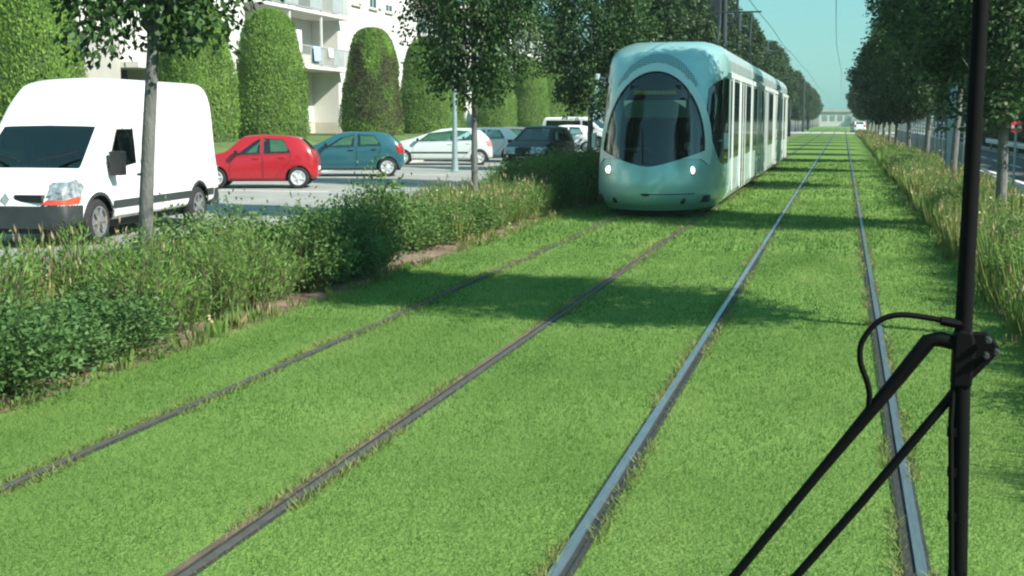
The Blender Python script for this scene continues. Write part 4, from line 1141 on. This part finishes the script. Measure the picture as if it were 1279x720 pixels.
def bwin(y0, y1, z0, z1, x=-28.0, shut=0):
    f_ = MB(); t_ = .07
    Bx(f_, x - .05, x + .05, y0, y0 + t_, z0, z1); Bx(f_, x - .05, x + .05, y1 - t_, y1, z0, z1)
    Bx(f_, x - .05, x + .05, y0 + t_, y1 - t_, z0, z0 + t_); Bx(f_, x - .05, x + .05, y0 + t_, y1 - t_, z1 - t_, z1)
    Bx(f_, x - .02, x + .03, (y0 + y1) / 2 - .03, (y0 + y1) / 2 + .03, z0 + t_, z1 - t_)
    wnd = bp('window', f_, M['shutter'])
    bp('pane', Bx(MB(), x - .03, x + .012, y0 + t_, y1 - t_, z0 + t_, z1 - t_), M['pane'], wnd)
    bp('sill', Bx(MB(), x, x + .14, y0 - .08, y1 + .08, z0 - .08, z0), M['plinth'], wnd)
    if shut: bp('shutter_blind', Bx(MB(), x + .013, x + .04, y0 + t_, y1 - t_, z1 - t_ - (z1 - z0) * shut, z1 - t_), M['shutter'], wnd)
FL = (1.7, 4.6, 7.5)
for a, b, kind in bays:
    w_ = b - a
    if w_ > 5:
        ys = np.linspace(a, b, int(w_ // 3.5) + 2)[1:-1]
        for z in FL:
            for yy in ys: bwin(yy - .65, yy + .65, z + .95, z + 2.25, shut=random.choice([0, .3, .6, .85]))
for z in FL:   # narrow stairs windows like slits on the smooth wall
    bwin(72.6, 72.95, z + 1.1, z + 2.2); bwin(76.0, 76.35, z + 1.1, z + 2.2)
log = [(33.5, 40.4), (57.5, 69.3), (83.5, 95), (109, 119)]
for a, b in log:
    for k_, z in enumerate(FL):
        if k_ > 0:
            bal = bp('balcony', Bx(MB(), -29.6, -27.3, a - .15, b + .15, z - .16, z), M['wall'])
            rl = MB(); x = -27.36
            Bx(rl, x - .03, x + .03, a, b, z + 1.0, z + 1.06); Bx(rl, x - .02, x + .02, a, b, z + .08, z + .12)
            for yy in np.arange(a + .06, b, .13): Bx(rl, x - .01, x + .01, yy, yy + .022, z + .12, z + 1.0)
            bp('railing', rl, M['rail_metal'], bal)
            for yy in np.arange(a + .2, b - 1.4, 3.1): bp('railing_panel', Bx(MB(), x - .012, x + .018, yy, yy + 1.6, z + .14, z + .98), M['rail_metal'], bal)
        for yy in np.linspace(a, b, 5)[1:-1]:
            bwin(yy - .7, yy + .7, z + (.12 if k_ else .9), z + 2.25, x=-29.6, shut=random.choice([0, .4, .9]))
    for yy in (a + (b - a) * .33, a + (b - a) * .68):
        bp('balcony_post', Bx(MB(), -27.5, -27.4, yy, yy + .1, 4.6, 10.0), M['shutter'])
    bp('balcony_roof', Bx(MB(), -29.6, -27.3, a - .15, b + .15, 9.86, 9.999), M['wall'])
    bp('plinth', Bx(MB(), -29.6, -29.5, a, b, .8, 1.7), M['plinth'])
# garage recess between the beige wall and the next bay
bp('canopy', Bx(MB(), -29.6, -27.2, 46.3, 48.8, 3.86, 4.1), M['wall'])
bp('facade_bay', Bx(MB(), -29.6, -28.0, 46.3, 48.8, 4.1, 10.0), M['wall'])
gd = bp('garage_door', Bx(MB(), -29.6, -29.2, 46.3, 48.8, .8, 3.86), M['brown'])
bp('balcony', Bx(MB(), -28.0, -27.0, 40.2, 43.6, 5.0, 5.2), M['wall'])
bp('parapet', Bx(MB(), -27.12, -27.0, 40.2, 43.6, 5.2, 6.1), M['wall'])
# laundry
def cloth(y, z, w_, h_, mat, label):
    nx_, nz_ = 8, 6; V = []; F = []
    for i_ in range(nx_ + 1):
        for j_ in range(nz_ + 1):
            V.append((.05 * math.sin(i_ * 1.7 + j_ * .3) * j_ / nz_, (i_ / nx_ - .5) * w_, -j_ / nz_ * h_))
    for i_ in range(nx_):
        for j_ in range(nz_):
            a_ = i_ * (nz_ + 1) + j_; F.append((a_, a_ + nz_ + 1, a_ + nz_ + 2, a_ + 1))
    o = link_mesh('laundry', arrays_mesh('laundry', V, F), mat, None, True); o.location = (-27.22, y, z)
    md = o.modifiers.new('Solidify', 'SOLIDIFY'); md.thickness = .012
    return tag(o, label, 'laundry', 'washing on the balcony')
cloth(60.3, 6.35, .7, 1.1, M['cloth_r'], 'red cloth hanging on the balcony between the two conifers')
cloth(61.8, 6.35, 1.2, 1.2, M['cloth_w'], 'large white sheet hanging on the balcony between the two conifers')
cloth(64.4, 5.62, .9, .8, M['cloth_b'], 'pale blue cloth over the balcony railing between the two conifers')
cloth(66.3, 5.62, .6, .5, M['cloth_w'], 'small white cloth over the balcony railing, right of the pale blue one')

# ------------------------------------------------------------------ posts, masts, wires
lp = thing('lamp_post', 'slim grey lamp post standing between the thin tree trunk and the pale car', 'lamp post', (-13.15, 43.2, 0))
MB().tube([(0, 0, 0), (0, 0, 2), (0, 0, 5.6)], [.105, .085, .06], 14).build('post', M['galv'], lp, smooth=True)
MB().lathe([(.17, 0), (.17, .03), (.13, .06), (.11, .4)], 16).build('base', M['galv'], lp)
MB().tube([(0, 0, 5.55), (.2, 0, 5.75), (.7, 0, 5.8)], [.05, .045, .04], 10).build('arm', M['galv'], lp, smooth=True)
MB().box((.85, 0, 5.8), (.55, .22, .1)).build('lamp_head', M['galv'], lp, bevel=.04)

def mast(x, y, h_, label, group, big=False, side=1):
    t = thing('catenary_mast', label, 'mast', (x, y, 0), 0, group)
    MB().tube([(0, 0, 0), (0, 0, 3), (0, 0, h_)], [.17, .155, .14], 12).build('pole', M['mast'], t, smooth=True)
    MB().box((0, 0, .02), (.45, .45, .05)).build('base_plate', M['mast'], t)
    MB().lathe([(.03, -.12), (.07, .03), (.03, .06), (.07, .09), (.03, .12), (.07, .15), (.03, .2)], 12, Matrix.Translation((side * .2, 0, 6.5)) @ Matrix.Rotation(R(90) * side, 4, 'Y')).build('insulator', M['mast_t'], t)
    if big:
        MB().box((-.42, 0, h_ - .75), (.62, .3, 2.1)).build('weight_stack', M['mast'], t, bevel=.08)
        MB().tube([(0, 0, 6.15), (.35, 0, 6.1), (.55, 0, 6.5), (.6, 0, 7.6)], .06, 8).build('bracket', M['mast'], t, smooth=True)
    return t
mast(-5.35, 59.4, 7.15, 'thick dark overhead line mast above the tram roof', 'overhead line masts', True)
for i, y in enumerate((67.6, 92.5, 134.7, 181.8, 207)):
    mast(-5.35, y, 7.12, 'dark overhead line mast poking out of the left tree row', 'masts in the left tree row')
tm = thing('square_post', 'thick dark teal post in the right planting beside the blue grey fence', 'post', (3.15, 41.0, 0))
MB().box((0, 0, 2.4), (.26, .22, 4.8)).build('post', M['mast_t'], tm, bevel=.02)
MB().box((0, 0, .03), (.42, .4, .06)).build('base_plate', M['mast_t'], tm)

def wire(x, z, label, zig):
    pts = []
    ys = np.linspace(-4, 330, 120)
    for i, y in enumerate(ys):
        pts.append((x + zig * math.sin(y / 16), y, z + .05 * math.sin(y * .23)))
    o = MB().tube(pts, .013, 5).build('contact_wire', M['wire'])
    return tag(o, label, 'wire', 'overhead contact wires')
wire(-3.3, 5.95, 'overhead wire above the left track, running over the tram', .08)
wire(-.40, 5.95, 'overhead wire above the right track, straight ahead', .10)
# dark hedge across the right road, in clipped lengths
def hedge_mesh(seed, L, Wd, H, n):
    rs = np.random.default_rng(seed)
    V, F = [], []
    u = rs.uniform(0, 1, n); side_ = rs.integers(0, 3, n)
    y = u * L; x = np.where(side_ == 0, -Wd / 2, np.where(side_ == 1, rs.uniform(-Wd / 2, Wd / 2, n), Wd / 2)); z = np.where(side_ == 1, H, rs.uniform(0, H, n))
    C = np.stack([x, y, z], -1) + rs.normal(size=(n, 3)) * .09
    D = rs.normal(size=(n, 3)) * .6 + np.stack([np.sign(x) * .6, np.zeros(n), np.full(n, .4)], -1)
    V2, F2 = leaf_quads(C, D, rs.uniform(.12, .22, n), rs.uniform(.08, .13, n))
    b = MB().b2((-Wd / 2 + .06, .05, 0), (Wd / 2 - .06, L - .05, H - .05)); V = np.array(b.v); F = np.array(b.f)
    me = arrays_mesh('hedge', np.concatenate([V, V2]), np.concatenate([F, F2 + len(V)]), np.concatenate([np.zeros(len(F), int), np.ones(n, int)]))
    me.materials.append(M['core']); me.materials.append(M['leaf_far']); return me
HM = hedge_mesh(3, 11.5, 1.3, 2.6, 5200)
for k_ in range(9):
    o = bpy.data.objects.new('hedge', HM); COL.objects.link(o); o.location = (9.4, 26 + k_ * 12, 0); o.scale = (1, 1, random.uniform(.85, 1.1))
    tag(o, 'length of dark clipped hedge along the far side of the right hand road', 'hedge', 'hedges across the right road')
# fence on the right ---------------------------------------------------------
fn = thing('panel_fence', 'blue grey panel fence between the right planting and the road', 'fence', (4.2, 40, 0))
for k_ in range(24):
    y = 6 + k_ * 2.5
    MB().box((0, y, .85), (.07, .07, 1.7)).build('fence_post', M['fence'], fn)
    m = MB(); m.b2((-.015, y + .06, .12), (.015, y + 2.44, .95)); 
    for zz_ in (1.1, 1.3, 1.5): m.b2((-.015, y + .06, zz_), (.015, y + 2.44, zz_ + .05))
    m.build('fence_panel', M['fence'], fn)
# guard rail by the road
gr = thing('guard_rail', 'pale metal guard rail beside the right road, behind the wiper blade', 'guard rail', (8.35, 20, 0))
for k_ in range(16): MB().box((.06, k_ * 4, .35), (.1, .08, .7)).build('post', M['galv'], gr)
MB().prism([(-.02, .42), (.03, .47), (-.02, .52), (-.02, .58), (.03, .63), (-.02, .70), (-.06, .70), (-.01, .63), (-.06, .57), (-.06, .53), (-.01, .47), (-.06, .42)], 'y', -1, 62).build('rail_beam', M['tramwhite'], gr)
sg = thing('round_sign', 'round red road sign with a white bar at the right edge', 'road sign', (4.3, 35.3, 0), R(8))
MB().tube([(0, 0, 0), (0, 0, 2.0)], .03, 10).build('post', M['galv'], sg)
MB().lathe([(.16, 0), (.16, .015)], 28, Matrix.Translation((0, -.03, 1.63)) @ Matrix.Rotation(R(90), 4, 'X')).build('disc', M['signred'], sg)
MB().box((0, -.049, 1.63), (.24, .006, .07)).build('white_bar', M['paint'], sg)

# far end -----------------------------------------------------------------
pf = thing('tram_stop', 'pale tram stop platform at the far end left of the track', 'tram stop', (-7.5, 150, 0))
MB().b2((-4, -8, 0), (1.4, 8, .30)).build('platform', M['concrete'], pf, bevel=.03)
for y in (-6, -2, 2, 6):
    MB().tube([(-1.2, y, .3), (-1.2, y, 3.4)], .09, 8).build('post', M['shutter'], pf)
MB().b2((-2.6, -6.4, 2.6), (.0, 6.4, 2.74)).build('canopy', M['shutter'], pf)
fb = thing('white_building', 'small white building closing the view at the end of the track', 'building', (-3.2, 305, 0))
MB().b2((-2.2, 0, 0), (5.0, 12, 3.3)).build('wall', M['wall'], fb)
MB().b2((-2.5, -.3, 3.3), (5.3, 12.3, 3.8)).build('roof', M['plinth'], fb)
for x in (-1.4, .3, 2.0, 3.6): MB().b2((x, -.06, 1.3), (x + 1.0, .04, 2.5)).build('window', M['galv'], fb)
S = hatch(M['silver'], nu=60)
make_car('parked_car', 'small pale car waiting at the far crossing right of the rails', 'car', (1.9, 176, 0), R(97), S, 'far cars at the crossing')
S = hatch(M['greycar'], nu=60)
make_car('parked_car', 'small grey car on the far crossing near the tram stop', 'car', (-10, 172, 0), R(5), S, 'far cars at the crossing')
# low far tree line and roofs so that no bare horizon shows
for i in range(34):
    x = -150 + i * 9.3 + random.uniform(-2, 2)
    if -12 < x < 9: continue
    place_tree(TF[i % 2], 'tree in the far tree line on the horizon', (x, 330 + random.uniform(-25, 40), -1.0), random.uniform(0, 6), (2.6, 2.6, random.uniform(.8, 1.1)), 'far tree line')

# ------------------------------------------------------------------ the wiper of the tram we ride in
WY = 1.30
wp = thing('windscreen_wiper', 'large black tram windscreen wiper, upright blade on two slanting arms, close to the camera', 'wiper', (.12, WY, 1.62))
def W(x, z, y=0): return (x - .12, y, z - 1.62)
MB().tube([W(.1225, 2.12), W(.1205, 1.80), W(.1195, 1.62), W(.1275, 1.36), W(.131, 1.16)], [.0074, .0077, .0086, .0080, .0080], 10).build('blade_rubber', M['rubber'], wp, smooth=True)
b = MB(); b.tube([W(.1125, 1.598, -.004), W(.1115, 1.555, -.006), W(.1205, 1.36, -.006), W(.125, 1.18, -.006)], .003, 6)
for z, x in ((1.545, .1125), (1.505, .1145), (1.46, .1165), (1.40, .1195), (1.33, .1235)): b.box(W(x + .004, z, -.004), (.016, .006, .009))
b.build('blade_spine', M['wiper'], wp)
b = MB(); b.prism([(-.010, -.030), (-.0095, .022), (-.004, .027), (.008, .026), (.012, .01), (.009, -.030)], 'y', -.010, .012); b.build('bracket', M['wiper'], wp, bevel=.003)
for x, z, r_ in ((.021, .019, .0036), (.020, .004, .0033), (.029, .008, .0033)):
    MB().lathe([(r_, 0), (r_, .006), (r_ * .6, .009)], 12, Matrix.Translation((x, -.010, z)) @ Matrix.Rotation(R(90), 4, 'X')).build('bolt', M['bolt'], wp)
MB().prism([(.008, .024), (.022, .025), (.033, .012), (.031, .003), (.02, -.010), (.008, -.024)], 'y', -.006, .006).build('bracket_plate', M['wiper'], wp, bevel=.002)
MB().tube([W(.117, 1.632), W(.098, 1.636), W(.088, 1.634), W(.060, 1.594), W(-.01, 1.497), W(-.10, 1.370), W(-.20, 1.235)], [.0072, .0077, .008, .0072, .005, .0048, .0052], 10).build('upper_arm', M['wiper'], wp, smooth=True)
MB().tube([W(.118, 1.590), W(.105, 1.571), W(.03, 1.466), W(-.04, 1.372), W(-.14, 1.235)], [.0049, .0047, .0045, .0045, .005], 10).build('lower_arm', M['wiper'], wp, smooth=True)
hose = catmull([W(.113, 1.652, -.004), W(.09, 1.657, -.006), W(.060, 1.660, -.01), W(.040, 1.653, -.01), W(.025, 1.632, -.01), W(.024, 1.612, -.01), W(.031, 1.592, -.008), W(.034, 1.577, -.004), W(.033, 1.558, 0)], [6] * 8)
MB().tube([tuple(p) for p in hose], .0029, 8).build('hose', M['rubber'], wp, smooth=True)
MB().tube([W(.117, 1.652, -.004), W(.098, 1.655, -.005)], .0048, 8).build('hose_nozzle', M['wiper'], wp)
c = MB(); c.lathe([(.03, 0), (.03, .03), (.016, .05)], 16, Matrix.Translation(W(-.20, 1.235, .01)) @ Matrix.Rotation(R(90), 4, 'X')); c.lathe([(.03, 0), (.03, .03), (.016, .05)], 16, Matrix.Translation(W(-.14, 1.235, .01)) @ Matrix.Rotation(R(90), 4, 'X')); c.build('pivot', M['wiper'], wp)

# ------------------------------------------------------------------ summer haze
hz_m, nt_, N_, L_, out_ = newmat('haze')
vol = N_('ShaderNodeVolumePrincipled'); vol.inputs['Density'].default_value = .00045; vol.inputs['Color'].default_value = (.80, .97, .95, 1); vol.inputs['Anisotropy'].default_value = .2
L_(vol.outputs[0], out_.inputs['Volume'])
hb = MB().b2((-260, -30, -3), (260, 420, 24)).build('haze', hz_m)
hb['kind'] = 'stuff'; hb['label'] = 'thin pale summer haze lying over the tramway and the street'
